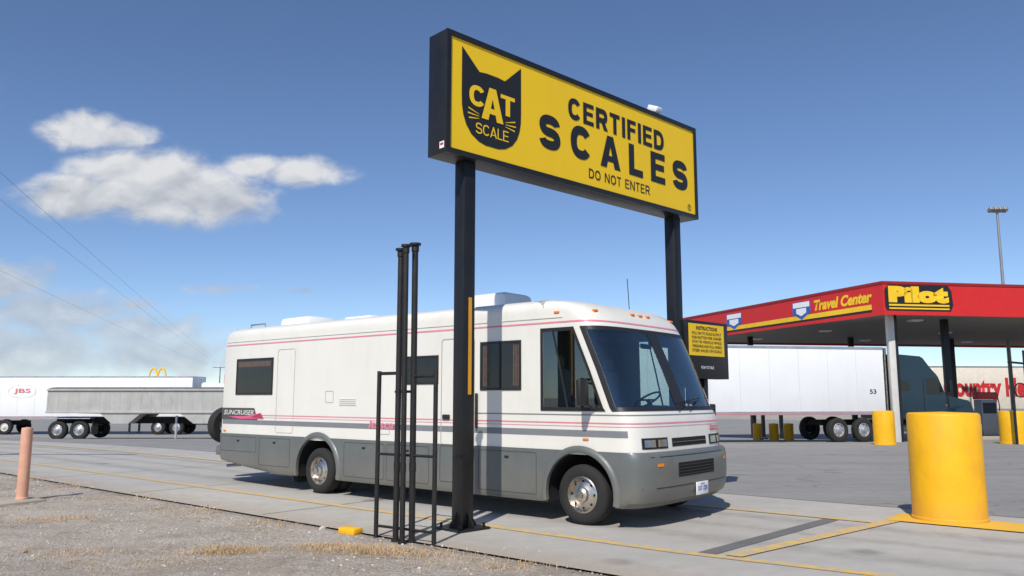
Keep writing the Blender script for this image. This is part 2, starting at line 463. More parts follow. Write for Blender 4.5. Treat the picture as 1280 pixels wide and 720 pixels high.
def roadpaint_mat(name, col, wear_lo=0.42, wear_hi=0.6):
    m, N, L, b, tc = ground_base(name)
    P = tc.outputs['Object']
    n = noise(N, L, P, 9, 8, 0.75); n2 = noise(N, L, P, 80, 3, 0.8)
    w = maprange(N, L, mth(N, L, 'ADD', n, mth(N, L, 'MULTIPLY', mth(N, L, 'SUBTRACT', n2, 0.5), 0.5)), wear_lo, wear_hi)
    c = mixc(N, L, w, (0.42, 0.38, 0.30), col)
    L.new(c, b.inputs['Base Color']); b.inputs['Roughness'].default_value = 0.75
    return m

G_gravel = gravel_mat()
G_conc = pave_mat('concrete_slab_material', (0.47, 0.445, 0.395), (0.56, 0.535, 0.485), 0.0, True, 0.25)
G_asph = pave_mat('worn_asphalt_material', (0.29, 0.28, 0.262), (0.355, 0.345, 0.325), 0.5, False, 0.4, spots=.4)
G_dark = pave_mat('dark_joint_material', (0.16, 0.155, 0.15), (0.22, 0.215, 0.205), 0.0, False, 0.3)
G_yel = roadpaint_mat('worn_yellow_paint', (0.74, 0.46, 0.09), 0.40, 0.60)
G_yel2 = roadpaint_mat('fresh_yellow_paint', (0.78, 0.45, 0.03), 0.28, 0.45)
G_joint = mat('joint_filler', (0.12, 0.11, 0.095), 0.9, var=0.3, scale=10)

far = [-1800, -900, -400, -200, -110]
ls = far + frange(-90, -30, 2)[:-1] + frange(-30, -18, 1)[:-1] + frange(-18, 6, .2)[:-1] + frange(6, 60, 2) + [90, 200, 500, 1200, 1800]
ts = [-1800, -800, -300, -120, -60, -30] + frange(-20, -9, 1.0)[:-1] + frange(-9, -2.2, .2) + [-2.12] + frange(0, 90, 2) + [150, 400, 900, 1800]
sheet('ground', ls, ts, lambda l, t: (rough_h(l, t) if t < -2.15 else -0.08), G_gravel, 'pale brown gravel and dirt ground with stones')
sheet('parking_lot', frange(-100, 70, 2), frange(-2.12, 85, 2), lambda l, t: 0.0, G_asph, 'worn grey asphalt truck lot')
sheet('concrete_lane', frange(-90, 14, 1.5), frange(-2.18, 4.4, 0.94), lambda l, t: 0.014, G_conc, 'pale concrete weighing lane with stained edges')
def strip(name, l0, l1, t0, t1, z, m, label):
    nl = frange(l0, l1, 1.5) if abs(l1-l0) > 1.5 else [l0, l1]
    nt_ = frange(t0, t1, 1.0) if abs(t1-t0) > 1.0 else [t0, t1]
    return sheet(name, nl, nt_, lambda l, t: z, m, label)
def quad(name, pts, z, m, label):
    o = mk(name, [LP(l, t, z) for l, t in pts], [(0, 1, 2, 3)], m)
    if o.data.polygons[0].normal.z < 0: o.data.flip_normals()
    o['kind'] = 'structure'; o['label'] = label
strip('lane_marking', -80, 1.85, -0.89, -0.74, 0.020, G_yel, 'worn yellow line along the concrete lane')
quad('lane_marking', [(1.85, -.89), (9, -.19), (9, -.02), (1.85, -.74)], 0.020, G_yel, 'worn yellow line at the end of the lane')
strip('lane_marking', -80, 3.0, 2.60, 2.74, 0.023, G_yel, 'worn yellow line beyond the parked motorhome')
quad('scale_joint', [(2.02, -.72), (2.22, -.70), (2.42, 2.58), (2.22, 2.58)], 0.019, G_dark, 'dark grey strip across the lane at the scale end')
quad('lane_marking', [(2.32, -.68), (2.50, -.665), (3.15, 3.3), (2.96, 3.3)], 0.026, G_yel, 'yellow line painted across the lane')
strip('lane_marking', 2.90, 9, 2.95, 3.75, 0.029, G_yel2, 'bright yellow painted island around the bollard')
for l in [-28, -24, -20, -16, -12, -8, -4, 5.5]:
    strip('pavement_joint', l, l+0.02, -2.1, 4.35, 0.017, G_joint, 'narrow dark joint across the concrete lane')
strip('pavement_joint', -60, 12, 4.39, 4.43, 0.019, G_joint, 'dark joint along the edge of the concrete lane')

def stones():
    tb = bmesh.new(); bmesh.ops.create_icosphere(tb, subdivisions=1, radius=1)
    tv = [v.co.copy() for v in tb.verts]; tf = [tuple(v.index for v in f.verts) for f in tb.faces]; tb.free()
    vs, fs, mi = [], [], []
    for i in range(6500):
        l = random.uniform(-16, 3.5)
        t = -2.1 - abs(random.gauss(0, 1))*1.6 + (random.uniform(0, 0.6) if random.random() < 0.15 else 0)
        if random.random() < 0.35: t = random.uniform(-6.2, -2.1)
        if mnoise.noise(V((l*1.3, t*1.3, 2))) < -.05 and random.random() < .8: continue
        p = LP(l, t); p.z += rough_h(l, t) if t < -2.2 else .012
        if p.y < 4.0: continue
        r = random.choice([0.004, 0.006, 0.008, 0.011]) * random.uniform(0.7, 1.5)
        if random.random() < 0.02: r *= 2.3
        sx, sy, sz = random.uniform(.7, 1.4), random.uniform(.7, 1.4), random.uniform(.4, .8)
        b0 = len(vs); a = random.uniform(0, 6.28); ca, sa = math.cos(a), math.sin(a)
        for v in tv:
            k = r*random.uniform(.85, 1.15); x, y = v.x*sx*k, v.y*sy*k
            vs.append((p.x+x*ca-y*sa, p.y+x*sa+y*ca, p.z+v.z*sz*k+r*.25))
        m_ = random.choice([0, 0, 1, 1, 2])
        for f in tf: fs.append(tuple(b0+q for q in f)); mi.append(m_)
    me = bpy.data.meshes.new('gravel'); me.from_pydata(vs, [], fs); me.update()
    for mm in (mat('stone_light', (0.62, 0.57, 0.49), 0.9), mat('stone_brown', (0.34, 0.255, 0.18), 0.9), mat('stone_grey', (0.40, 0.37, 0.33), 0.9)): me.materials.append(mm)
    me.polygons.foreach_set('material_index', mi)
    o = bpy.data.objects.new('gravel', me); COL.objects.link(o)
    tag(o, 'loose pale and brown stones along the concrete edge', kind='stuff')
stones()

def grass():
    vs, fs = [], []
    def at(px, py):
        u = (px-640)/1000; v = (360-py)/1000
        dz = .1357+.9907*v; dy = .9907-.1357*v; k = 1.65/-dz
        return V((u*k, dy*k, 0))
    for (px, py, n, sp) in [(110, 607, 500, .40), (70, 648, 500, .35), (285, 688, 900, .22), (440, 690, 1000, .30), (400, 684, 300, .2), (520, 692, 400, .25), (160, 625, 200, .4), (330, 655, 150, .3), (640, 708, 260, .3), (470, 696, 400, .2), (240, 640, 250, .3), (180, 700, 200, .4), (40, 600, 260, .3), (560, 700, 200, .3), (90, 690, 200, .3)]:
        c = at(px, py)
        for i in range(n):
            p = c+V((random.gauss(0, sp), random.gauss(0, sp*.5), 0))
            l_ = (p-W).dot(F); t_ = (p-W).dot(T); p.z = rough_h(l_, t_)
            if t_ > -2.1: continue
            a = random.uniform(0, 6.28); h = random.uniform(.008, .05); w = .0025; le = random.uniform(.03, .13)
            d = V((math.cos(a), math.sin(a), 0)); s = V((-d.y, d.x, 0))*w
            b0 = len(vs)
            vs += [p-s, p+s, p+d*le*.5+V((0, 0, h))+s*.7, p+d*le*.5+V((0, 0, h))-s*.7, p+d*le+V((0, 0, h*.5))]
            fs += [(b0, b0+1, b0+2, b0+3), (b0+3, b0+2, b0+4)]
    me = bpy.data.meshes.new('dry_grass'); me.from_pydata([tuple(v) for v in vs], [], fs); me.update()
    me.materials.append(mat('dry_grass_blades', (0.56, 0.39, 0.21), 0.9, var=0.3, scale=8))
    o = bpy.data.objects.new('dry_grass', me); COL.objects.link(o)
    tag(o, 'flattened tufts of dry straw-coloured grass in the gravel', kind='stuff')
grass()

# ------------------------------------------------------------------ wheel
def wheel(parent, c, R, w, side=-1, rimmat=None, hub=True, name='wheel', rr=0.60, vents=8):
    c = V(c); s = side
    rimmat = rimmat or M['chrome']
    hubo = cyl(name, c+V((0, s*(w*0.1), 0)), c-V((0, s*(w*0.4), 0)), R*0.35, M['void'], parent, seg=20)
    prof = [(rr*R, -w/2+.015), (.66*R, -w/2+.002), (.80*R, -w/2-.006), (.92*R, -w/2+.008), (.985*R, -w/2+.035), (R, -w*.28), (R, w*.28), (.985*R, w/2-.035), (.92*R, w/2-.008), (.8*R, w/2), (rr*R, w/2-.015)]
    lathe('tyre', prof, c, M['rubber'], hubo, axis='Y', seg=40, closed=True)
    o = s*w/2
    i = -s
    pr = [(rr*R+.004, o+i*.012), (rr*R-.012, o+i*.004), (rr*R-.025, o+i*.03), (.50*R, o+i*.055), (.36*R, o+i*.035), (.27*R, o+i*.02), (.24*R, o-i*.012), (.15*R, o-i*.03), (.13*R, o-i*.055), (0.001, o-i*.06)]
    vs, fs = lathe_data(pr, c, 'Y', 40)
    mi = [0]*len(fs)
    for k in range(vents):
        a = 2*math.pi*k/vents
        cc = c+V((math.cos(a)*.435*R, o+i*.042, math.sin(a)*.435*R))
        b0 = len(vs)
        for q in range(10):
            t = 2*math.pi*q/10
            vs.append(cc+V((math.cos(t)*.05*R, 0, math.sin(t)*.05*R)))
        fs.append(tuple(range(b0, b0+10))); mi.append(1)
    mk('rim', vs, fs, None, hubo, smooth=True, mats=[rimmat, M['void']], fmi=mi)
    return hubo

# ------------------------------------------------------------------ MOTORHOME
rv = empty('motorhome', (W.x+T.x*1.276, W.y+T.y*1.276, 0.014), math.atan2(F.y, F.x)+math.radians(.9),
           'cream and grey motorhome with pink stripes parked on the scale', 'motorhome')
rv.scale = (1, 1.08, 1)
def interp(tab, z):
    if z <= tab[0][0]: return tab[0][1]
    for (a, x), (b, y) in zip(tab, tab[1:]):
        if z <= b: return x+(y-x)*(z-a)/(b-a)
    return tab[-1][1]
QF = [(.90, .93), (1.0, .925), (1.3, .90), (1.42, .865), (1.5, .80), (2.0, .60), (2.58, .345), (2.66, .30), (2.74, .245), (2.82, .16), (2.89, .05), (2.94, -.09), (2.975, -.27), (3.0, -.52)]
HW = [(.90, 1.2), (2.82, 1.2), (2.88, 1.192), (2.93, 1.165), (2.96, 1.13), (2.985, 1.07), (3.0, 1.0)]
QR = [(.90, -8.63), (2.6, -8.61), (2.8, -8.58), (2.88, -8.54), (2.95, -8.46), (3.0, -8.32)]
R_ = .42; EX = 2/3.6
SIDE = [(-.0, 1), (-.045, 1), (-.10, .97), (-.50, .55), (-.53, .53), (-.86, .02), (-.91, 0), (-1.4, 0), (-2.2, 0), (-3, 0), (-4, 0), (-5, 0), (-6, 0), (-7, 0), (-8, 0)]
PHI = [-90, -86, -82, -78, -72, -66, -58, -48, -36, -24, -12, -1.1, 1.1, 12, 24, 36, 48, 58, 66, 72, 78, 82, 86, 90]
C0 = .80-R_-.10
def outline(z, QF=QF, HW=HW, QR=QR):
    qf, hw, qr = interp(QF, z), interp(HW, z), interp(QR, z)
    c = qf-R_
    pts = []
    rc = .14
    near = []
    for (q0, w) in SIDE:
        near.append(q0+C0+w*(c-C0))
    pts += [(qr, -.5), (qr, -hw+rc), (qr+.04, -hw+.04), (qr+rc, -hw)]
    for q in reversed(near): pts.append((max(q, qr+rc+.02) if q < -7 else q, -hw))
    for ph in PHI[1:-1]:
        a = math.radians(ph)
        pts.append((c+R_*abs(math.cos(a))**EX, hw*math.copysign(abs(math.sin(a))**EX, ph)))
    for q in near: pts.append((max(q, qr+rc+.02) if q < -7 else q, hw))
    pts += [(qr+rc, hw), (qr+.04, hw-.04), (qr, hw-rc), (qr, .5)]
    return pts
NS = len(SIDE)
J_c_near = 4+NS-1
J_phi0 = 4+NS
def Jphi(k): return J_phi0+(k-1)
J_c_far = J_phi0+len(PHI)-2
def Jn(k): return 4+(NS-1-k)
def Jf(k): return J_c_far+k
LV = [.90, .95, 1.05, 1.2, 1.3, 1.40, 1.46, 1.51, 1.75, 2.0, 2.25, 2.53, 2.58, 2.62, 2.68, 2.74, 2.79, 2.83, 2.87, 2.90, 2.93, 2.95, 2.97, 2.985, 3.0]
rings = [outline(z) for z in LV]
NC = len(rings[0])
grid = [[V((p[0], p[1], z)) for p in r] for r, z in zip(rings, LV)]
def nrm(i, j):
    i0, i1 = max(0, i-1), min(len(LV)-1, i+1)
    du = grid[i][(j+1) % NC]-grid[i][(j-1) % NC]
    dv = grid[i1][j]-grid[i0][j]
    return du.cross(dv).normalized()
LW0, LW0i, LW1i, LW1 = LV.index(1.46), LV.index(1.51), LV.index(2.53), LV.index(2.58)
nP = len(PHI)
ws = (Jphi(1), Jphi(3), Jphi(nP-4), Jphi(nP-2))
sn = (Jn(6), Jn(5), Jn(1), Jn(0)); sf = (Jf(0), Jf(1), Jf(5), Jf(6))
def inreg(i, j, reg, inner):
    a = LW0i if inner else LW0; b = LW1i if inner else LW1
    j0, j1 = (reg[1], reg[2]) if inner else (reg[0], reg[3])
    return a <= i < b and j0 <= j < j1
def subgrid(name, sel, off, m, parent, smooth=True):
    vid, vs, fs = {}, [], []
    for i in range(len(LV)-1):
        for j in range(NC):
            if not sel(i, j): continue
            q = []
            for (a, b) in ((i, j), (i, (j+1) % NC), (i+1, (j+1) % NC), (i+1, j)):
                if (a, b) not in vid:
                    vid[(a, b)] = len(vs); vs.append(grid[a][b]+nrm(a, b)*off)
                q.append(vid[(a, b)])
            fs.append(tuple(q))
    return vs, fs, vid
holes = (ws, sn, sf)
vs, fs, vid = subgrid('body', lambda i, j: not any(inreg(i, j, r, True) for r in holes), 0, None, rv)
top = [vid[(len(LV)-1, j)] for j in range(NC)]
c = len(vs); vs.append(V((-4, 0, 3.02)))
for j in range(NC): fs.append((top[j], top[(j+1) % NC], c))
body = mk('body', vs, fs, M['cream'], rv, smooth=True, angle=30)
def glassreg(name, reg, m, off=.004, extra=None):
    vs, fs, _ = subgrid(name, lambda i, j: inreg(i, j, reg, True), off, m, rv)
    return mk(name, vs, fs, m, rv, smooth=True)
def framereg(name, reg, mids=()):
    vs, fs, _ = subgrid(name, lambda i, j: (inreg(i, j, reg, False) and not inreg(i, j, reg, True)) or (inreg(i, j, reg, True) and j in mids), .009, M['blackp'], rv)
    return mk(name, vs, fs, M['blackp'], rv, smooth=True)
windscreen = glassreg('windscreen', ws, M['glass'])
framereg('windscreen_frame', ws, mids=(Jphi(11),))
for reg, mid in ((sn, Jn(4)), (sf, Jf(3))):
    glassreg('cab_window', reg, M['glass'])
    framereg('cab_window_frame', reg, mids=(mid,))

def band(name, z0, z1, m, j0, j1, off=.003, tabs=None, parent=None, nz=2):
    vs, fs = [], []
    zs = [z0+(z1-z0)*k/(nz-1) for k in range(nz)]
    cols = list(range(j0, j1+1))
    for z in zs:
        o = outline(z) if tabs is None else outline(z, *tabs)
        for j in cols:
            a, b = V((*o[j-1], 0)), V((*o[(j+1) % NC], 0))
            d = (b-a).normalized(); n = V((d.y, -d.x, 0))
            vs.append(V((*o[j], z))+n*off)
    n_ = len(cols)
    for k in range(nz-1):
        for i in range(n_-1):
            a = k*n_+i; fs.append((a, a+1, a+n_+1, a+n_))
    return mk(name, vs, fs, m, parent or rv, smooth=True)
JA, JB = 3, NC-4
band('stripe', 2.642, 2.664, M['pink'], JA, JB, .004, nz=3)
band('stripe', 1.300, 1.316, M['pink'], JA, JB, .004)
band('stripe', 1.262, 1.269, M['pink'], JA, JB, .004)
band('stripe', 1.13, 1.215, M['stripe'], JA, Jphi(4), .003, nz=3)
band('stripe', 1.13, 1.215, M['stripe'], Jphi(nP-5), JB, .003, nz=3)
band('stripe', 1.405, 1.420, M['stripe'], Jn(8), Jf(8), .004)
band('drip_rail', 2.72, 2.735, M['cream'], JA, Jn(2), .014, nz=2)

QF2 = [(.27, .86), (.33, .96), (.42, 1.0), (.60, 1.02), (.84, 1.02), (.92, 1.0), (.95, .965)]
HW2 = [(.26, 1.19), (.32, 1.212), (.95, 1.212)]
QR2 = [(.26, -8.60), (.95, -8.645)]
LZ = [.26, .29, .33, .42, .5, .60, .73, .84, .92, .95]
tabs2 = (QF2, HW2, QR2)
vs, fs = [], []
def tail(q, z):
    if q < -6.9 and z < .55:
        lo = .26+(.45-.26)*min(1, (-6.9-q)/1.75)
        return max(z, lo+(z-.26)*.3)
    return z
for z in LZ:
    for p in outline(z, *tabs2): vs.append(V((p[0], p[1], tail(p[0], z))))
for i in range(len(LZ)-1):
    for j in range(NC):
        fs.append((i*NC+j, i*NC+(j+1) % NC, (i+1)*NC+(j+1) % NC, (i+1)*NC+j))
fs.append(tuple(range(NC))); fs.append(tuple((len(LZ)-1)*NC+j for j in range(NC)))
skirt = mk('skirt', vs, fs, M['grey'], rv)
skirt.data.materials.append(M['void'])
ARCH = [(0.0, .54, .40), (-5.47, .57, .40)]
cut_objs = []
for (q, r, zc) in ARCH:
    for s in (-1, 1):
        bm = bmesh.new()
        add_cyl(bm, (q, s*.62, zc), (q, s*1.6, zc), r, r, 40)
        co = bm_obj('cutter', bm, M['void'], rv); cut_objs.append(co)
bpy.context.view_layer.update()
for co in cut_objs:
    md = skirt.modifiers.new('b', 'BOOLEAN'); md.operation = 'DIFFERENCE'; md.object = co; md.solver = 'EXACT'
dg = bpy.context.evaluated_depsgraph_get()
me2 = bpy.data.meshes.new_from_object(skirt.evaluated_get(dg))
skirt.modifiers.clear(); skirt.data = me2
for co in cut_objs: bpy.data.objects.remove(co)
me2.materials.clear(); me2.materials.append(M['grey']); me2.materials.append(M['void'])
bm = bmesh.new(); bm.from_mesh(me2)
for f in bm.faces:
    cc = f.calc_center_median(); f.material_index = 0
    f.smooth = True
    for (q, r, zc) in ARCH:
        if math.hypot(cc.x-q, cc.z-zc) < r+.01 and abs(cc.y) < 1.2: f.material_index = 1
for e in bm.edges:
    if len(e.link_faces) == 2 and e.calc_face_angle(0) > math.radians(28): e.smooth = False
bm.to_mesh(me2); bm.free()
for (q, r, zc) in ARCH:
    for s in (-1, 1):
        vs, fs = [], []
        n = 28; a0, a1 = -12, 192
        for k in range(n+1):
            a = math.radians(a0+(a1-a0)*k/n)
            for (dr, dy) in ((-.015, -.03), (-.012, .022), (.02, .034), (.055, .022), (.075, -.002)):
                vs.append(V((q+math.cos(a)*(r+dr), s*(1.212+dy), zc+math.sin(a)*(r+dr))))
        for k in range(n):
            for j in range(4): fs.append((k*5+j, k*5+j+1, (k+1)*5+j+1, (k+1)*5+j))
        mk('wheel_arch', vs, fs, M['grey'], rv, smooth=True, angle=60)
for s in (-1, 1):
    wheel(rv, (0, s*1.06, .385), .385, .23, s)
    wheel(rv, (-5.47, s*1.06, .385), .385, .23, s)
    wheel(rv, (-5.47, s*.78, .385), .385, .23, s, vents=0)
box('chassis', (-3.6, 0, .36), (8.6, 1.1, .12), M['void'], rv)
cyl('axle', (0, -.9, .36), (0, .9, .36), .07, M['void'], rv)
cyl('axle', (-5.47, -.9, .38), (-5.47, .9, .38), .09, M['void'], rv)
box('mud_flap', (-6.15, -1.0, .32), (.02, .4, .36), M['blackp'], rv)
box('mud_flap', (-6.15, 1.0, .32), (.02, .4, .36), M['blackp'], rv)

def outline_rect(name, q0, q1, z0, z1, y, m, parent, w=.010, r=.04, lift=.003):
    vs, fs = [], []
    def loop(d):
        L_ = []
        for (cx, cz, a0) in ((q1-r, z1-r, 0), (q0+r, z1-r, 90), (q0+r, z0+r, 180), (q1-r, z0+r, 270)):
            for k in range(5):
                a = math.radians(a0+90*k/4)
                L_.append(V((cx+math.cos(a)*(r-d), y-lift, cz+math.sin(a)*(r-d))))
        return L_
    A, B = loop(0), loop(w)
    vs = A+B; n = len(A)
    for i in range(n): fs.append((i, (i+1) % n, n+(i+1) % n, n+i))
    return mk(name, vs, fs, m, parent)
seam = mat('seam_dark', (0.06, 0.06, 0.058), 0.8)  # dark line colour for panel seams on the grey skirt
seamc = mat('seam_on_cream', (0.40, 0.38, 0.34), 0.8)
for (a, b, z0, z1) in [(-8.5, -7.3, .62, .90), (-7.2, -6.25, .40, .90), (-4.75, -3.75, .34, .90), (-3.7, -2.75, .34, .90), (-1.75, -.7, .34, .90)]:
    d = outline_rect('compartment_door', a, b, z0, z1, -1.212, seam, rv, w=.008, r=.03)
    box('latch', ((a+b)/2, -1.216, z1-.08), (.07, .014, .03), M['blackp'], d, bevel=.004)
def side_rect(name, a, b, z0, z1, m=seamc, w=.008, r=.05): return outline_rect(name, a, b, z0, z1, -1.2, m, rv, w, r, lift=.0045)
side_rect('utility_hatch', -6.73, -6.2, 1.0, 2.52)
vent = box('vent_panel', (-4.7, -1.202, 1.56), (.46, .006, .12), M['cream'], rv)
for k in range(4):
    box('vent_slat', (-4.7, -1.207, 1.515+k*.03), (.42, .006, .007), seamc, vent)
side_rect('utility_hatch', -5.3, -5.08, 1.55, 1.75, r=.02)
side_rect('utility_hatch', -3.9, -3.65, 1.05, 1.22, r=.02)
door = outline_rect('entry_door', -2.52, -1.84, .93, 2.52, -1.2, seamc, rv, w=.014, r=.06, lift=.0045)
outline_rect('door_lower_seam', -2.52, -1.84, .40, .93, -1.212, seam, door, w=.010, r=.03)
box('door_handle', (-2.40, -1.215, 1.35), (.14, .03, .07), M['blackp'], door, bevel=.01)
box('grab_handle', (-1.78, -1.23, 1.45), (.03, .04, .5), M['blackp'], door, bevel=.01)
def rvwin(a, b, z0, z1, split=True, frame=None, side=-1):
    y = side*1.2
    bm = bmesh.new(); t = .035; fd = .03
    cx, cz = (a+b)/2, (z0+z1)/2
    add_box(bm, (cx, y, z1-t/2), (b-a, fd, t), .005); add_box(bm, (cx, y, z0+t/2), (b-a, fd, t), .005)
    add_box(bm, (a+t/2, y, cz), (t, fd, z1-z0-2*t), .004); add_box(bm, (b-t/2, y, cz), (t, fd, z1-z0-2*t), .004)
    w = bm_obj('side_window', bm, frame or M['blackp'], rv, smooth=True)
    box('pane', (cx, y+side*.003, cz), (b-a-2*t, .012, z1-z0-2*t), M['glassd'], w)
    if split: box('mullion', (cx, y+side*.012, cz), (.03, .012, z1-z0-2*t), M['blackp'], w)
    return w
w1 = rvwin(-8.07, -6.86, 1.69, 2.38, False, M['blackp'])
box('blind', (-7.47, -1.2105, 2.27), (1.08, .002, .10), M['curtain'], w1)
w2 = rvwin(-3.30, -2.58, 1.84, 2.28, False)
w3 = rvwin(-1.73, -.97, 1.74, 2.44, True)
for k in range(9):
    box('curtain', (-1.66+k*.028+(.42 if k > 4 else 0), -1.2105, 2.09), (.018, .002, .58), M['curtain'], w3)
rvwin(-7.9, -6.9, 1.69, 2.38, True, side=1); rvwin(-3.5, -2.0, 1.8, 2.4, True, side=1)

box('bulkhead', (-1.55, 0, 1.95), (.04, 2.3, 1.85), M['inter'], rv)
bm = bmesh.new()
add_box(bm, (.20, 0, 1.18), (.50, 2.2, .46), .08); add_box(bm, (.04, .5, 1.46), (.25, .7, .12), .04)
add_box(bm, (.50, 0, 1.36), (.24, 1.6, .04), .01)
bm_obj('dashboard', bm, M['dash'], rv, smooth=True)
for s in (-1, 1):
    bm = bmesh.new()
    add_box(bm, (-.55, s*.62, 1.35), (.5, .52, .16), .06)
    add_box(bm, (-.80, s*.62, 1.72), (.16, .50, .68), .07)
    add_box(bm, (-.82, s*.62, 2.15), (.12, .28, .2), .05)
    add_box(bm, (-.55, s*.35, 1.55), (.4, .06, .06), .02)
    add_cyl(bm, (-.55, s*.62, .95), (-.55, s*.62, 1.3), .12)
    bm_obj('cab_seat', bm, M['seat'], rv, smooth=True)
vs, fs = [], []
cw = V((-.08, .60, 1.60)); ax = V((-.55, 0, .83)).normalized(); e1 = V((0, 1, 0)); e2 = ax.cross(e1)
for i in range(28):
    a = 2*math.pi*i/28
    rad = e1*math.cos(a)+e2*math.sin(a)
    for k in range(6):
        b_ = 2*math.pi*k/6; vs.append(cw+rad*(.21+.015*math.cos(b_))+ax*.015*math.sin(b_))
for i in range(28):
    for k in range(6): fs.append((i*6+k, i*6+(k+1) % 6, ((i+1) % 28)*6+(k+1) % 6, ((i+1) % 28)*6+k))
sw = mk('steering_wheel', vs, fs, M['blackp'], rv, smooth=True)
cyl('steering_column', cw-ax*.3, cw, .03, M['blackp'], sw); cyl('spoke', cw-e1*.2, cw+e1*.2, .015, M['blackp'], sw)
box('dash_papers', (.48, -.45, 1.395), (.16, .28, .02), mat('green_paper', (.10, .45, .25), .7), rv)
box('dash_papers', (.46, .25, 1.395), (.14, .22, .02), M['white'], rv)
box('sun_visor', (.20, .6, 2.47), (.03, .7, .18), M['inter'], rv); box('sun_visor', (.20, -.6, 2.47), (.03, .7, .18), M['inter'], rv)
box('rear_view_mirror', (.28, 0, 2.36), (.03, .26, .07), M['blackp'], rv, bevel=.01)
def fq(y, z, tabs=None):
    o = outline(z) if tabs is None else outline(z, *tabs)
    pts = [(p[1], p[0]) for p in o[J_c_near:J_c_far+1]]
    for (y0, q0), (y1, q1) in zip(pts, pts[1:]):
        if y0 <= y <= y1: return q0+(q1-q0)*(y-y0)/max(1e-6, y1-y0)
    return pts[0][1]
def fpatch(name, y0, y1, z0, z1, m, parent, off=.004, tabs=None, n=10, nz=3):
    vs, fs = [], []
    for k in range(nz):
        z = z0+(z1-z0)*k/(nz-1)
        for i in range(n+1):
            y = y0+(y1-y0)*i/n
            q = fq(y, z, tabs); e = .01
            dy = (fq(y+e, z, tabs)-fq(y-e, z, tabs))/(2*e)
            nn = V((1, -dy, 0)).normalized()
            vs.append(V((q, y, z))+nn*off)
    for k in range(nz-1):
        for i in range(n):
            a = k*(n+1)+i; fs.append((a, a+1, a+n+2, a+n+1))
    return mk(name, vs, fs, m, parent, smooth=True)
gr = fpatch('front_grille', -.46, .46, 1.0, 1.11, M['void'], rv, .004)
fpatch('grille_slat', -.45, .45, 1.052, 1.060, M['grey'], gr, .012)
for s in (-1, 1):
    a, b = sorted((s*.56, s*1.04))
    h = fpatch('headlight', a, b, .985, 1.125, M['blackp'], rv, .005)
    m_ = (a+b)/2
    fpatch('lamp_lens', a+.03, m_-.025, 1.01, 1.10, M['lens'], h, .014)
    fpatch('lamp_lens', m_+.025, b-.03, 1.01, 1.10, M['lens'], h, .014)
    a, b = sorted((s*.80, s*.92))
    fpatch('fog_lamp', a, b, .77, .81, M['amber'], rv, .006, tabs2)
lg = fpatch('lower_grille', -.48, .48, .62, .80, M['void'], rv, .004, tabs2)
for k in range(4): fpatch('grille_slat', -.47, .47, .64+k*.04, .65+k*.04, M['blackp'], lg, .012, tabs2)
fpatch('bumper_step', -1.0, 1.0, .885, .895, M['blackp'], rv, .004, tabs2)
fpatch('bumper_trim', -1.12, 1.12, .50, .512, M['blackp'], rv, .004, tabs2)
pq = fq(.12, .44, tabs2)
pl = box('licence_plate', (pq+.02, .12, .43), (.012, .32, .17), M['white'], rv, bevel=.003)
text_fit('plate_number', '357 ZJB', (pq+.026, .12, .43), (0, 1, 0), (0, 0, 1), -.13, .13, -.045, .03, M['blue'], pl, bold=.02, lift=.003)
text_fit('plate_state', 'IOWA', (pq+.026, .12, .43), (0, 1, 0), (0, 0, 1), -.06, .06, .042, .07, M['blue'], pl, bold=.01, lift=.003)
text_fit('lettering', 'Itasca', (fq(.60, 1.2)+.012, .60, 1.22), (fq(.92, 1.2)-fq(.60, 1.2), .32, 0), (0, 0, 1), 0, .32, -.05, .06, M['hotpink'], rv, bold=.02, shear=.2)
text_fit('lettering', 'Itasca', (-4.15, -1.203, 1.17), (1, 0, 0), (0, 0, 1), 0, .60, -.03, .10, M['pink'], rv, bold=.03, shear=.2, lift=.005)
bd = poly_plane('badge_panel', [(-8.52, 1.22), (-7.30, 1.22), (-7.42, 1.44), (-8.52, 1.44)], (0, -1.2, 0), (1, 0, 0), (0, 0, 1), M['badge'], rv, .0065)
text_fit('lettering', 'SUNCRUISER', (0, -1.2, 0), (1, 0, 0), (0, 0, 1), -8.44, -7.42, 1.31, 1.40, M['white2'], bd, bold=.02, shear=.25, lift=.012)
poly_plane('swoosh', [(-8.30, 1.275), (-7.9, 1.235), (-7.1, 1.245), (-7.55, 1.265), (-7.2, 1.35), (-7.75, 1.285)], (0, -1.2, 0), (1, 0, 0), (0, 0, 1), M['hotpink'], bd, .010)
for y in (-.98, -.2, 0, .2, .98):
    z = 2.79; q = fq(y, z)
    box('marker_light', (q-.005, y, z+.01), (.05, .09, .035), M['amber'], rv, bevel=.012)
for q, z in ((-.35, 2.79), (-8.4, 1.0), (.1, 1.10)):
    box('marker_light', (q, -1.205, z), (.09, .02, .03), M['amber'], rv, bevel=.008)
for s in (-1, 1):
    mr_ = box('side_mirror', (.20, s*1.40, 1.70), (.08, .19, .34), M['blackp'], rv, bevel=.03)
    bm = bmesh.new()
    add_cyl(bm, (.18, s*1.36, 1.78), (.16, s*1.17, 1.84), .014); add_cyl(bm, (.18, s*1.36, 1.58), (.28, s*1.17, 1.46), .014)
    bm_obj('mirror_arm', bm, M['blackp'], mr_, smooth=True)
    box('mirror_glass', (.156, s*1.40, 1.70), (.004, .15, .29), M['chrome'], mr_)
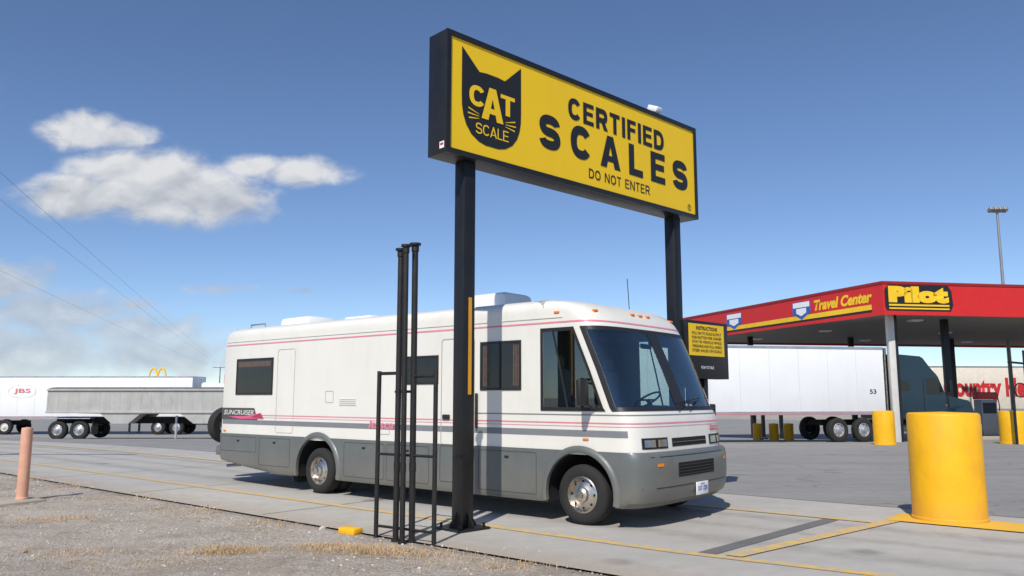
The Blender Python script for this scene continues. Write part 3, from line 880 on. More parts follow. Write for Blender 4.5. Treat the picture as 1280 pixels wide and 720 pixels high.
for s in (-1, 1):
    bm = bmesh.new()
    p0 = V((fq(s*.15, 1.47)+.03, s*.15, 1.47)); p1 = V((fq(s*.15+.40, 1.60)+.03, s*.15+.40, 1.60))
    add_cyl(bm, p0, p1, .009, seg=8)
    y2 = min(.95, s*.15+.80)
    pa = V((fq(s*.15+.05, 1.58)+.022, s*.15+.05, 1.56)); pb = V((fq(y2, 1.66)+.022, y2, 1.63))
    add_cyl(bm, pa, pb, .008, seg=8)
    bm_obj('wiper', bm, M['blackp'], rv)
box('air_conditioner', (-2.5, 0, 3.16), (.95, .70, .32), M['white'], rv, bevel=.10)
box('air_conditioner', (-7.6, 0, 3.12), (.95, .70, .28), M['white'], rv, bevel=.10)
box('roof_vent', (-5.7, 0, 3.07), (.75, .6, .18), M['white'], rv, bevel=.05)
box('roof_vent', (-4.4, 0, 3.04), (.4, .4, .12), M['white2'], rv, bevel=.03)
cyl('antenna', (-.3, .50, 2.93), (-.33, .50, 3.46), .006, M['black'], rv, seg=8)
bm = bmesh.new()
for y in (-.75, .75):
    add_cyl(bm, (-8.4, y, 3.10), (-7.9, y, 3.10), .014, seg=8)
    for q in (-8.4, -7.9): add_cyl(bm, (q, y, 2.93), (q, y, 3.10), .012, seg=8)
bm_obj('roof_rack', bm, M['chrome'], rv, smooth=True)
bm = bmesh.new()
for y in (-.85, -.5): add_cyl(bm, (-8.78, y, .9), (-8.72, y, 3.02), .014, seg=8)
for k in range(7): add_cyl(bm, (-8.77, -.85, 1.0+.3*k), (-8.77, -.5, 1.0+.3*k), .012, seg=8)
bm_obj('ladder', bm, M['chrome'], rv, smooth=True)
lathe('spare_tyre', [(.2, -.1), (.33, -.11), (.37, -.05), (.37, .05), (.33, .11), (.2, .1)], (-9.05, -.80, 1.08), M['rubber'], rv, axis='X', seg=32, closed=True)
box('tyre_carrier', (-8.83, -.80, 1.05), (.40, .1, .5), M['black'], rv)
box('rear_bumper', (-8.72, 0, .60), (.16, 2.3, .18), M['grey'], rv, bevel=.03)
cyl('exhaust_pipe', (-8.3, -.9, .33), (-8.6, -1.0, .30), .03, M['steel'], rv)

# ------------------------------------------------------------------ BIG SIGN
sg = empty('weigh_station_sign', (-.86, 9.9, 0.014), math.atan2(.691, .7226),
           'tall yellow and black certified scales sign on two black posts', 'sign')
SL, Z0, Z1, SD = 5.73, 4.75, 6.42, .36
FR = .075
UX = (1, 0, 0); UZ = (0, 0, 1)
bm = bmesh.new()
add_box(bm, (SL/2, SD/2, (Z0+Z1)/2), (SL, SD, Z1-Z0), .012)
bm_obj('cabinet', bm, M['black'], sg, smooth=True)
bm = bmesh.new()
add_box(bm, (SL/2, -.012, Z1-FR/2), (SL, .03, FR), .004); add_box(bm, (SL/2, -.012, Z0+FR/2), (SL, .03, FR), .004)
add_box(bm, (FR/2, -.012, (Z0+Z1)/2), (FR, .03, Z1-Z0-2*FR-.002), .004); add_box(bm, (SL-FR/2, -.012, (Z0+Z1)/2), (FR, .03, Z1-Z0-2*FR-.002), .004)
bm_obj('frame', bm, M['black'], sg, smooth=True)
face = box('sign_face', (SL/2, -.004, (Z0+Z1)/2), (SL-2*FR, .006, Z1-Z0-2*FR), M['yellow'], sg)
O = (0, -.008, 0)
stroke_text('lettering', 'CERTIFIED', O, UX, UZ, 2.34, 4.76, 5.78, 6.12, sblack, face, th=.24, wx=1.06)
stroke_text('lettering', 'SCALES', O, UX, UZ, 1.72, 5.44, 5.20, 5.72, sblack, face, th=.265, wx=1.13)
stroke_text('lettering', 'DO NOT ENTER', O, UX, UZ, 2.80, 4.33, 4.95, 5.10, sblack, face, th=.15)
text_fit('lettering', '®', O, UX, UZ, 5.42, 5.53, 4.87, 4.99, sblack, face, bold=.0, lift=.004)
cx, hw_ = .81, .545
pts = [(cx-hw_, 6.26), (cx-hw_+.31, 5.985), (cx-.1, 6.0), (cx+.1, 6.0), (cx+hw_-.31, 5.985), (cx+hw_, 6.26)]
R0 = [(hw_, 5.60), (hw_-.005, 5.45), (hw_-.03, 5.32), (hw_-.08, 5.2), (hw_-.17, 5.09), (hw_-.30, 5.015), (.12, 4.985)]
pts += [(cx+hw_, 5.9)] + [(cx+a, z) for a, z in R0] + [(cx-a, z) for a, z in reversed(R0)] + [(cx-hw_, 5.9)]
em = poly_plane('cat_head_emblem', list(reversed(pts)), O, UX, UZ, sblack, face, .004)
stroke_text('lettering', 'C', O, UX, UZ, cx-.42, cx-.14, 5.49, 5.78, M['yellow'], em, th=.22, lift=.007)
stroke_text('lettering', 'A', O, UX, UZ, cx-.20, cx+.20, 5.35, 5.81, M['yellow'], em, th=.24, lift=.0095)
stroke_text('lettering', 'T', O, UX, UZ, cx+.15, cx+.42, 5.49, 5.78, M['yellow'], em, th=.22, lift=.007)
stroke_text('lettering', 'SCALE', O, UX, UZ, cx-.30, cx+.30, 5.12, 5.27, M['yellow'], em, th=.13, lift=.007)
for s in (-1, 1):
    for (a0, z0, a1, z1, w) in ((.24, 5.39, .43, 5.44, .010), (.24, 5.36, .44, 5.37, .010), (.24, 5.33, .42, 5.305, .010)):
        poly_plane('whisker', [(cx+s*a0, z0-w*.3), (cx+s*a1, z1-w), (cx+s*a1, z1+w), (cx+s*a0, z0+w*.3)], O, UX, UZ, M['yellow'], em, .007)
stk = box('sticker', (-.002, .06, 4.86), (.004, .09, .09), M['white'], sg); box('sticker_mark', (-.005, .06, 4.87), (.003, .06, .03), M['ctext'], stk)
for px_ in (.50, 5.22):
    bm = bmesh.new()
    h = Z0-.002
    add_box(bm, (px_, .18, h/2), (.20, .20, h), .014, seg=2)
    post = bm_obj('post', bm, M['black'], sg, smooth=True)
    bm = bmesh.new()
    add_box(bm, (px_, .18, .015), (.50, .50, .03), .004)
    for dx, dy in ((-.19, -.19), (.19, -.19), (-.19, .19), (.19, .19)): add_cyl(bm, (px_+dx, .18+dy, .03), (px_+dx, .18+dy, .08), .018, seg=8)
    for ang in (0, 90, 180, 270):
        r_ = Matrix.Rotation(math.radians(ang), 3, 'Z')
        a = [V((.098, -.008, .03)), V((.22, -.008, .03)), V((.22, -.008, .05)), V((.098, -.008, .22))]
        vv = [bm.verts.new(r_ @ p + V((px_, .18, 0))) for p in a]; ww = [bm.verts.new(r_ @ (p+V((0, .016, 0))) + V((px_, .18, 0))) for p in a]
        bm.faces.new(vv); bm.faces.new(list(reversed(ww)))
        for k in range(4): bm.faces.new((vv[k], vv[(k+1) % 4], ww[(k+1) % 4], ww[k]))
    bmesh.ops.recalc_face_normals(bm, faces=bm.faces)
    bm_obj('base_plate', bm, M['black'], post)
    if px_ < 1: box('reflective_strip', (px_+.015, .0775, 2.30), (.055, .003, 1.25), mat('reflector_yellow', (0.72, 0.33, 0.02), 0.4), post)
lampo = box('flood_light', (4.75, .15, Z1+.16), (.16, .22, .10), M['white'], sg, bevel=.02, rot=Matrix.Rotation(math.radians(25), 3, 'X'))
cyl('bracket', (4.75, .18, Z1-.01), (4.75, .18, Z1+.12), .015, M['steel'], lampo)

# ------------------------------------------------------------------ instruction board
ib = empty('instruction_board', (2.88, 13.67, 0.014), math.atan2(.691, .7226), 'yellow instruction board in black frame on a black post', 'sign')
box('cabinet', (.66, 0, 2.46), (1.30, .24, 1.0), M['black'], ib, bevel=.012)
bf = box('board_face', (.62, -.123, 2.63), (1.10, .006, .55), M['yellow'], ib)
Oi = (.62, -.127, 2.63)
text_fit('lettering', 'INSTRUCTIONS', Oi, UX, UZ, -.33, .33, .17, .235, sblack, bf, bold=.03, lift=.003)
for k, s in enumerate(['PULL ON TO SCALE SLOWLY', 'PUSH BUTTON FOR CASHIER', 'STAY IN VEHICLE WHILE', 'WEIGHING AND PULL AHEAD', 'STEER AXLES ON SCALE']):
    text_fit('lettering', s, Oi, UX, UZ, -.46, .46, .09-k*.075, .138-k*.075, sblack, bf, bold=.015, lift=.003)
text_fit('lettering', 'PUSH TO TALK', (.62, -.121, 2.15), UX, UZ, -.2, .2, -.02, .03, M['white'], ib, bold=.01, lift=.004)
box('post', (.66, 0, .98), (.12, .12, 1.96), M['black'], ib, bevel=.01)
box('call_box', (.66, -.09, 1.35), (.25, .14, .35), M['blackp'], ib, bevel=.02)

# ------------------------------------------------------------------ pipe rack & pipes
rk = empty('pipe_rack', (-1.25, 9.56, 0), 0, 'black steel pipe rack standing in gravel by the lane', 'rack')
A = V((-1.62+1.25, 9.83-9.56, 0)); B = V((-.88+1.25, 9.31-9.56, 0))
rmat = mat('rusty_black_pipe', (0.014, 0.012, 0.011), 0.55, var=0.4, scale=10, dirt=0.25)
cyl('upright', A+V((0, 0, -.04)), A+V((0, 0, 1.97)), .027, rmat, rk)
cyl('upright', B+V((0, 0, -.04)), B+V((0, 0, 1.97)), .027, rmat, rk)
def lerpv(a, b, t): return a+(b-a)*t
cyl('cross_bar', A+V((0, 0, 1.94)), lerpv(A, B, .34)+V((0, 0, 1.94)), .02, rmat, rk)
cyl('cross_bar', lerpv(A, B, .60)+V((0, 0, 1.90)), B+V((0, 0, 1.90)), .02, rmat, rk)
cyl('cross_bar', lerpv(A, B, .0)+V((0, 0, .98)), B+V((0, 0, .98)), .016, rmat, rk)
cyl('cross_bar', lerpv(A, B, .0)+V((0, 0, .14)), B+V((0, 0, .14)), .016, rmat, rk)
cyl('cross_bar', lerpv(A, B, .3)+V((0, 0, 1.72)), lerpv(A, B, .62)+V((0, 0, 1.72)), .016, rmat, rk)
for (x, y, h, r) in ((-1.345, 9.55, 3.44, .035), (-1.25, 9.40, 3.46, .032), (-1.155, 9.52, 3.50, .037)):
    o = lathe('steel_pipe', [(.001, h), (r*1.9, h), (r*1.9, h-.025), (r*1.25, h-.03), (r*1.25, h-.10), (r, h-.105), (r, .9), (r*1.12, .9), (r*1.12, .8), (r, .8), (r, .03), (r*1.5, .03), (r*1.5, -.04)], (0, 0, 0), rmat, None, seg=20)
    o.location = (x, y, 0)
    o.rotation_euler = (0, math.radians(random.uniform(-.3, .3)), 0)
    tag(o, 'tall black steel pipe with flanged cap held in rack', 'pipe', 'tall pipes in the rack')
o = box('kerb_block', (0, 0, .035), (.28, .16, .08), M['byel'], None, bevel=.02); o.location = (-1.98, 10.12, 0.0); o.rotation_euler = (0, 0, -.6)
tag(o, 'short yellow painted kerb block at the lane edge', 'kerb block')

# ------------------------------------------------------------------ bollards
def bollard(x, y, r, h, label, m=None, name='bollard', group=None, cat='bollard'):
    m = m or M['byel']
    prof = [(r+.012, -.03), (r+.012, .05), (r, .06), (r*.998, h*.5), (r*.992, h-.04), (r*.97, h-.012), (r*.92, h), (.001, h+.015)]
    o = lathe(name, prof, (0, 0, 0), m, None, seg=48)
    o.location = (x, y, g(y)+.014)
    tag(o, label, cat, group)
    return o
bm_ = mat('scuffed_bollard_yellow', (0.88, 0.455, 0.004), 0.55, var=0.08, scale=2.5, bump=0.4, bscale=12, dirt=0.25, low=(0, .35, .5))
bollard(5.90, 11.10, .455, 1.43, 'wide yellow painted concrete bollard on yellow painted ground', bm_)
GB = 'yellow bollards guarding the fuel island'
bollard(13.75, 30, .38, 1.22, 'wide yellow bollard beside the fuel canopy column', group=GB)
bollard(19.2, 31, .52, 1.22, 'wide yellow bollard beside the fuel pumps', group=GB)
for x in (11.5, 12.25, 12.95): bollard(x, 38, .22, .75, 'small yellow bollard behind the white trailer', group=GB)
ob = bollard(-7.85, 13.15, .085, 1.15, 'faded salmon pink steel bollard at the gravel edge', M['salmon'])
pad = box('bollard_pad', (0, 0, .0), (.9, .7, .06), G_conc, None, bevel=.01); pad.location = (-8.0, 13.1, .01); pad.rotation_euler = (0, 0, -.6)
tag(pad, 'small square concrete pad under the pink bollard', 'concrete pad')

# ------------------------------------------------------------------ trucks
def trailer(x0, y0, x1, y1, z0, z1, matb, label, rear_left=True, depth=2.5, ribs=True, gy=None, cat='truck trailer', wheels=(1.6, 2.9), tape=True):
    d = V((x1-x0, y1-y0, 0)); Ln = d.length
    e = empty('truck_trailer', (x0, y0, gy), math.atan2(d.y, d.x), label, cat)
    bm = bmesh.new()
    add_box(bm, (Ln/2, depth/2, (z0+z1)/2), (Ln, depth, z1-z0), .05)
    bm_obj('cargo_box', bm, matb, e, smooth=True)
    bm = bmesh.new()
    add_box(bm, (Ln/2, -.004, z0+.07), (Ln-.04, .02, .14)); add_box(bm, (Ln/2, -.004, z1-.06), (Ln-.04, .02, .10))
    bm_obj('side_rail', bm, M['alu'], e)
    if ribs:
        bm = bmesh.new(); n = int(Ln/1.22)
        for k in range(1, n): add_box(bm, (Ln*k/n, -.002, (z0+z1)/2), (.015, .008, z1-z0-.3))
        bm_obj('panel_joint', bm, mat('panel_seam', (.6, .6, .6), .5), e)
    if tape: box('reflector_tape', (Ln/2, -.016, z0+.05), (Ln-.6, .006, .05), M['ftext'], e)
    ws_ = [w if rear_left else Ln-w for w in wheels]
    for w in ws_:
        for yy in (.17, depth-.17): wheel(e, (w, yy, .51), .51, .28, -1 if yy < 1 else 1, rimmat=M['white2'], vents=0, rr=.55)
    box('bogie_frame', (sum(ws_)/2, depth/2, .8), (3.0, 1.0, .3), M['void'], e)
    gx = Ln-2.9-1.6 if rear_left else 2.9
    for yy in (.5, depth-.5):
        bm = bmesh.new()
        add_box(bm, (gx, yy, (z0+.15)/2), (.12, .12, z0-.15)); add_box(bm, (gx, yy, .08), (.3, .25, .05))
        bm_obj('landing_leg', bm, M['black'], e)
    return e, Ln
gy = g(33)-.02
tr, Ln = trailer(1.5, 30.9, 15.55, 33.6, 1.12, 3.92, M['white'], 'plain white box trailer behind the motorhome beside fuel island', True, gy=gy)
text_fit('unit_number', '53', (0, 0, 0), UX, UZ, Ln-.72, Ln-.42, 1.97, 2.16, sblack, tr, bold=.02, lift=.006)

def tractor(loc, rot, m, label, gz, sx=1.0):
    e = empty('truck_tractor', (*loc, gz), rot, label, 'truck'); e.scale = (sx, 1, 1)
    def prof_ext(name, pts, y0, y1, mm, parent, bev=.04):
        bm = bmesh.new()
        a = [bm.verts.new((x, y0, z)) for x, z in pts]; b = [bm.verts.new((x, y1, z)) for x, z in pts]
        bm.faces.new(a); bm.faces.new(list(reversed(b))); n = len(pts)
        for k in range(n): bm.faces.new((a[k], a[(k+1) % n], b[(k+1) % n], b[k]))
        bmesh.ops.recalc_face_normals(bm, faces=bm.faces)
        bmesh.ops.bevel(bm, geom=list(bm.edges), offset=bev, segments=2, affect='EDGES')
        return bm_obj(name, bm, mm, parent, smooth=True)
    prof_ext('cab', [(0, .9), (2.9, .9), (2.95, 1.9), (2.55, 2.75), (2.25, 3.0), (1.75, 3.55), (.2, 3.65), (0, 3.6)], .05, 2.35, m, e, .06)
    prof_ext('hood', [(2.96, .75), (4.55, .75), (4.65, 1.3), (4.5, 1.68), (2.97, 1.95)], .3, 2.1, m, e, .06)
    prof_ext('fender', [(3.2, .95), (3.35, 1.35), (3.9, 1.45), (4.5, 1.2), (4.7, .6), (4.5, .6), (4.3, 1.05), (3.9, 1.1), (3.45, .95)], .02, .5, m, e, .02)
    poly_plane('side_window', [(1.85, 1.95), (2.75, 1.95), (2.45, 2.65), (1.85, 2.65)], (0, .05, 0), UX, UZ, M['glassd'], e, .006)
    poly_plane('sleeper_window', [(.5, 2.1), (.95, 2.1), (.95, 2.5), (.5, 2.5)], (0, .05, 0), UX, UZ, M['glassd'], e, .006)
    mk('windscreen', [V((2.96, .25, 1.98)), V((2.96, 2.15, 1.98)), V((2.60, 2.1, 2.72)), V((2.60, .3, 2.72))], [(0, 1, 2, 3)], M['glassd'], e)
    box('door_seam', (1.70, .045, 1.8), (.02, .012, 1.7), M['void'], e)
    box('side_lamp', (3.05, .28, 1.5), (.12, .03, .06), M['amber'], e)
    cyl('fuel_tank', (.9, .30, .70), (2.6, .30, .70), .30, M['chrome'], e, seg=24)
    box('step', (2.1, .1, .45), (.9, .2, .05), M['alu'], e)
    cyl('exhaust_stack', (-.12, .25, .9), (-.12, .25, 3.9), .07, M['chrome'], e)
    box('mirror', (2.9, -.18, 2.3), (.1, .2, .5), M['blackp'], e, bevel=.02)
    box('frame_rail', (.5, 1.2, .78), (7.6, .9, .22), M['void'], e)
    box('bumper', (4.7, 1.2, .55), (.15, 2.3, .35), M['chrome'], e, bevel=.04)
    wheel(e, (3.9, .20, .50), .50, .28, -1, rimmat=M['alu'], vents=8, rr=.55); wheel(e, (3.9, 2.2, .50), .50, .28, 1, rimmat=M['alu'], vents=0, rr=.55)
    for w in (-2.9, -1.6):
        wheel(e, (w, .17, .50), .50, .3, -1, rimmat=M['alu'], vents=8, rr=.55); wheel(e, (w, 2.23, .50), .50, .3, 1, rimmat=M['alu'], vents=0, rr=.55)
    return e
ang = math.atan2(33.6-30.9, 15.55-1.5)
dd = V((math.cos(ang), math.sin(ang), 0))
p = V((15.55, 33.6, 0))+dd*.35
tractor((p.x, p.y), ang, M['navy'], 'dark blue sleeper truck cab coupled to the white trailer', gy, .88)
e, L2 = trailer(29.9, 60, 46.0, 61.1, 1.65, 4.95, mat('beige_trailer', (0.76, 0.70, 0.60), 0.5, dirt=.1), 'beige box trailer with large red lettering', False, gy=g(60), ribs=False, tape=False)
text_fit('lettering', 'Country Hearth', (0, 0, 0), UX, UZ, 2.3, 10.8, 2.25, 4.1, M['ctext'], e, bold=.045, lift=.02)
e, L3 = trailer(-38.6, 57, -22.6, 57, 1.15, 4.10, M['white'], 'long white refrigerated trailer with small red lettering', True, gy=g(57))
text_fit('lettering', 'JBS', (0, 0, 0), UX, UZ, 3.4, 4.6, 2.82, 3.22, M['ftext'], e, bold=.02, lift=.02)
ringm = lathe('logo_ring', [(.56, 0), (.58, 0)], (4.0, -.022, 3.02), M['fring'], e, axis='Y', seg=32)
for v in ringm.data.vertices: v.co.x = 4.0+(v.co.x-4.0)*1.7; v.co.z = 3.02+(v.co.z-3.02)*.8
tractor((-22.0, 57), 0, M['white'], 'white sleeper truck cab pulling the refrigerated trailer', g(57))

def grain():
    x0, x1, y = -24.75, -12.6, 43.0
    Ln = x1-x0
    e = empty('grain_trailer', (x0, y, g(43)-.05), 0, 'low silver grey aluminium grain hopper trailer', 'truck trailer')
    D = 2.5
    prof = [(0, 2.65), (Ln, 2.65), (Ln, 1.42), (Ln-2.6, 1.36), (Ln-3.3, .85), (Ln-4.3, .85), (Ln-5.0, 1.36), (5.0, 1.36), (4.4, .85), (3.5, .85), (2.9, 1.36), (0, 1.42)]
    bm = bmesh.new()
    a = [bm.verts.new((x, 0, z)) for x, z in prof]; b = [bm.verts.new((x, D, z)) for x, z in prof]
    bm.faces.new(a); bm.faces.new(list(reversed(b))); n = len(prof)
    for k in range(n): bm.faces.new((a[k], a[(k+1) % n], b[(k+1) % n], b[k]))
    bmesh.ops.recalc_face_normals(bm, faces=bm.faces)
    bm_obj('hopper_body', bm, M['grain'], e)
    bm = bmesh.new(); n = 22
    for k in range(n+1): add_box(bm, (.05+(Ln-.1)*k/n, -.004, 2.03), (.04, .008, 1.08))
    bm_obj('side_ribs', bm, M['grain'], e)
    bm = bmesh.new(); add_box(bm, (Ln/2, -.03, 2.62), (Ln+.04, .10, .09), .01); add_box(bm, (Ln/2, -.03, 1.45), (Ln, .08, .12), .01)
    bm_obj('side_rail', bm, M['grain'], e, smooth=True)
    vs, fs = [], []
    for i in range(25):
        x = Ln*i/24
        for k in range(9):
            a = math.pi*k/8; vs.append(V((x, D/2-math.cos(a)*D/2, 2.66+.12*math.sin(a))))
    for i in range(24):
        for k in range(8): fs.append((i*9+k, i*9+k+1, (i+1)*9+k+1, (i+1)*9+k))
    mk('tarpaulin', vs, fs, mat('tarp_grey', (0.16, 0.16, 0.16), 0.8, var=.2), e, smooth=True)
    for w in (.62, 1.78, Ln-2.6, Ln-1.3):
        for yy in (.17, D-.17): wheel(e, (w, yy, .50), .50, .28, -1 if yy < 1 else 1, rimmat=M['alu'], vents=8, rr=.55)
    box('frame_rail', (Ln/2, D/2, 1.0), (Ln-.3, .9, .34), M['void'], e)
    box('mud_flap', (2.5, .3, .62), (.03, .6, .7), M['blackp'], e)
    box('fender', (1.2, .17, 1.12), (2.4, .5, .04), M['alu'], e)
    box('front_leg', (Ln-5.4, .5, .65), (.1, .1, 1.2), M['alu'], e)
grain()

# ------------------------------------------------------------------ CANOPY
K = 1.2
Cc = V((12.62*K, 27*K, 0)); dA = V((-.303, .953, 0)).normalized(); dB = V((.985, .172, 0)).normalized()
def cz(z): return 1.65+(z-1.65)*K
cz0, cz1 = cz(4.44), cz(5.54)
cn = empty('fuel_canopy', (Cc.x, Cc.y, 0), 0, 'red fuel station canopy with yellow lettering over the pumps', 'canopy')
LA, LB = 15.5*K, 34
def slab(name, pts, z0, z1, m, parent):
    vs = [p+V((0, 0, z0)) for p in pts]+[p+V((0, 0, z1)) for p in pts]
    n = len(pts); fs = [tuple(range(n)), tuple(range(n, 2*n))]+[(k, (k+1) % n, n+(k+1) % n, n+k) for k in range(n)]
    return mk(name, vs, fs, m, parent)
inn = [dA*.1+dB*.1, dB*(LB-.1)+dA*.1, dB*(LB-.1)+dA*(LA-.1), dA*(LA-.1)+dB*.1]
slab('roof_deck', inn, cz0+.12, cz1-.15, M['soffit'], cn)
slab('fascia', [V((0, 0, 0)), dB*LB, dB*LB+dA*.09, dA*.09], cz0, cz1, M['red'], cn)
slab('fascia', [dA*.092, dB*.09+dA*.092, dB*.09+dA*LA, dA*LA], cz0, cz1, M['red'], cn)
slab('fascia', [dB*(LB-.09)+dA*.092, dB*LB+dA*.092, dB*LB+dA*LA, dB*(LB-.09)+dA*LA], cz0, cz1, M['red'], cn)
slab('fascia', [dA*(LA-.09)+dB*.092, dA*(LA-.09)+dB*(LB-.1), dA*LA+dB*(LB-.1), dA*LA+dB*.092], cz0, cz1, M['red'], cn)
tdr = mat('trim_dark_red', (.30, .012, .01), .5)
slab('fascia_trim', [-dB*.03-dA*.03, dB*LB-dA*.03, dB*LB+dA*.02, dA*.02-dB*.03], cz1-.05, cz1+.06, tdr, cn)
slab('fascia_trim', [dA*.022-dB*.03, dA*.022+dB*.02, dA*LA+dB*.02, dA*LA-dB*.03], cz1-.05, cz1+.06, tdr, cn)
ux = -dA
def A_(a): return LA-a*K
OA = dA*LA
cyel = mat('canopy_yellow', (0.88, 0.55, 0.015), 0.45)
def PZ(pts): return [(x, cz(z)) for x, z in pts]
poly_plane('yellow_band', PZ([(A_(15.4), 4.60), (A_(.55), 4.66), (A_(.55), 4.84), (A_(15.4), 4.78)]), OA, ux, UZ, cyel, cn, .006)
poly_plane('black_band', PZ([(A_(15.4), 4.62), (A_(.55), 4.66), (A_(.55), 4.58), (A_(15.4), 4.54)]), OA, ux, UZ, sblack, cn, .010)
text_fit('lettering', 'Travel Center', OA, ux, UZ, A_(3.55), A_(.50), cz(4.92), cz(5.33), cyel, cn, bold=.045, shear=.25, lift=.012)
for a0, a1 in ((4.85, 3.75), (9.55, 8.35)):
    b0, b1 = A_(a0), A_(a1); m_ = (b0+b1)/2
    sh = poly_plane('shield', PZ([(b0, 5.36), (b1, 5.36), (b1, 4.92), (m_, 4.66), (b0, 4.92)]), OA, ux, UZ, M['blue'], cn, .012)
    poly_plane('shield_field', PZ([(b0+.06, 5.34), (b1-.06, 5.34), (b1-.06, 5.14), (b0+.06, 5.14)]), OA, ux, UZ, M['white'], sh, .018)
    poly_plane('shield_mark', PZ([(b0+.30, 5.10), (b1-.30, 5.10), (b1-.30, 4.92), (m_, 4.80), (b0+.30, 4.92)]), OA, ux, UZ, M['white'], sh, .024)
def bx(b): return b*K
lb = poly_plane('logo_panel', [(bx(x), cz(z)) for x, z in [(.12, 4.58), (2.55, 4.58), (2.66, 4.80), (2.62, 5.30), (2.50, 5.47), (.2, 5.47), (.06, 5.30), (.06, 4.72)]], (0, 0, 0), dB, UZ, sblack, cn, .006)
text_fit('lettering', 'Pilot', (0, 0, 0), dB, UZ, bx(.2), bx(2.5), cz(4.86), cz(5.43), cyel, lb, bold=.085, lift=.014)
for za, zb in ((4.75, 4.81), (4.64, 4.69)):
    poly_plane('underline', [(bx(.2), cz(za)), (bx(2.5), cz(za)), (bx(2.5), cz(zb)), (bx(.2), cz(zb))], (0, 0, 0), dB, UZ, cyel, lb, .014)
for (a, b, m_) in ((1.0, 1.05, M['white2']), (2.4, 4.9, M['black']), (13.5, 2.6, M['black']), (3.0, 13, M['black']), (13, 8.5, M['black']), (13, 15, M['black'])):
    p = dA*a+dB*b
    z0 = g(Cc.y+p.y)
    box('column', (p.x, p.y, (cz0+.1+z0)/2), (.26, .26, cz0+.1-z0), m_, cn, bevel=.01)
p = dA*1.0+dB*1.26; box('column_dark_side', (p.x, p.y, (cz0+.1-.2)/2), (.14, .2, cz0+.3), M['black'], cn)  # black upright that gives the white column its dark right side
for a in (3, 9, 15):
    for b in (4, 11, 18):
        p = dA*a+dB*b; box('light_fixture', (p.x, p.y, cz0+.09), (.5, .5, .06), M['white'], cn)

def dispenser(x, y, rot, label):
    e = empty('fuel_pump', (x, y, g(y)), rot, label, 'fuel pump')
    box('base', (0, 0, .1), (1.3, .9, .2), G_conc, e, bevel=.02)
    box('cabinet', (0, 0, 1.05), (.85, .5, 1.7), M['steel'], e, bevel=.03)
    box('display_panel', (0, -.256, 1.5), (.7, .01, .5), M['blackp'], e)
    box('top_sign', (0, 0, 2.08), (1.0, .4, .34), M['maroon'], e, bevel=.02)
    bm = bmesh.new(); pts = [V((.48, 0, 1.9)), V((.62, -.05, 2.2)), V((.72, -.05, 1.6)), V((.66, -.05, .8)), V((.55, -.1, .6)), V((.50, -.15, 1.1))]
    for a, b in zip(pts, pts[1:]): add_cyl(bm, a, b, .022, seg=8)
    bm_obj('hose', bm, M['rubber'], e, smooth=True)
dispenser(22.6, 38.6, .17, 'grey fuel pump with red top and black hose')
hf = empty('hose_stand', (18.75, 30.2, g(30.2)), .17, 'black tall pipe frame holding fuel hoses beside pumps', 'hose stand')
cyl('upright', (0, 0, 0), (0, 0, 3.1), .05, M['black'], hf); cyl('upright', (.6, 0, 0), (.6, 0, 3.5), .05, M['black'], hf)
cyl('arm', (-.1, 0, 3.05), (.6, 0, 3.0), .04, M['black'], hf)
lathe('hose_loop', [(.24, -.02), (.28, -.02), (.28, .02), (.24, .02)], (.3, -.05, 2.0), M['rubber'], hf, axis='Y', seg=28, closed=True)

def light_pole(x, y, h, label):
    e = empty('light_pole', (x, y, g(y)), 0, label, 'light pole')
    cyl('pole', (0, 0, 0), (0, 0, h), .14, M['steel'], e, r1=.07)
    bm = bmesh.new()
    add_box(bm, (0, 0, h), (1.1, .08, .08))
    for dx in (-.45, -.15, .15, .45): add_box(bm, (dx, -.1, h+.1), (.26, .4, .22), .03, Matrix.Rotation(math.radians(-25), 3, 'X'))
    bm_obj('lamp_head', bm, M['steel'], e)
    return e
light_pole(31.0, 50, 14.2, 'tall grey floodlight pole behind the canopy')
ma = empty('arches_sign', (-70.5, 160, g(160)), 0, 'distant double arch restaurant sign in yellow', 'sign')
bm = bmesh.new()
for cxx in (-.85, .85):
    prev = None
    for k in range(13):
        a = math.pi*k/12
        p = V((cxx-math.cos(a)*.85, 0, 6.0+math.sin(a)*2.4))
        if prev is not None: add_cyl(bm, prev, p, .17, seg=8)
        prev = p
bm_obj('arches', bm, cyel, ma)
cyl('pole', (0, 0, 0), (0, 0, 6.2), .15, M['steel'], ma)
rs = empty('price_sign', (-56.6, 160, g(160)), 0, 'distant red sign panel on a pole', 'sign')
box('panel', (0, 0, 6.2), (1.2, .3, 1.8), M['red'], rs, bevel=.02); cyl('pole', (0, 0, 0), (0, 0, 5.3), .15, M['steel'], rs)

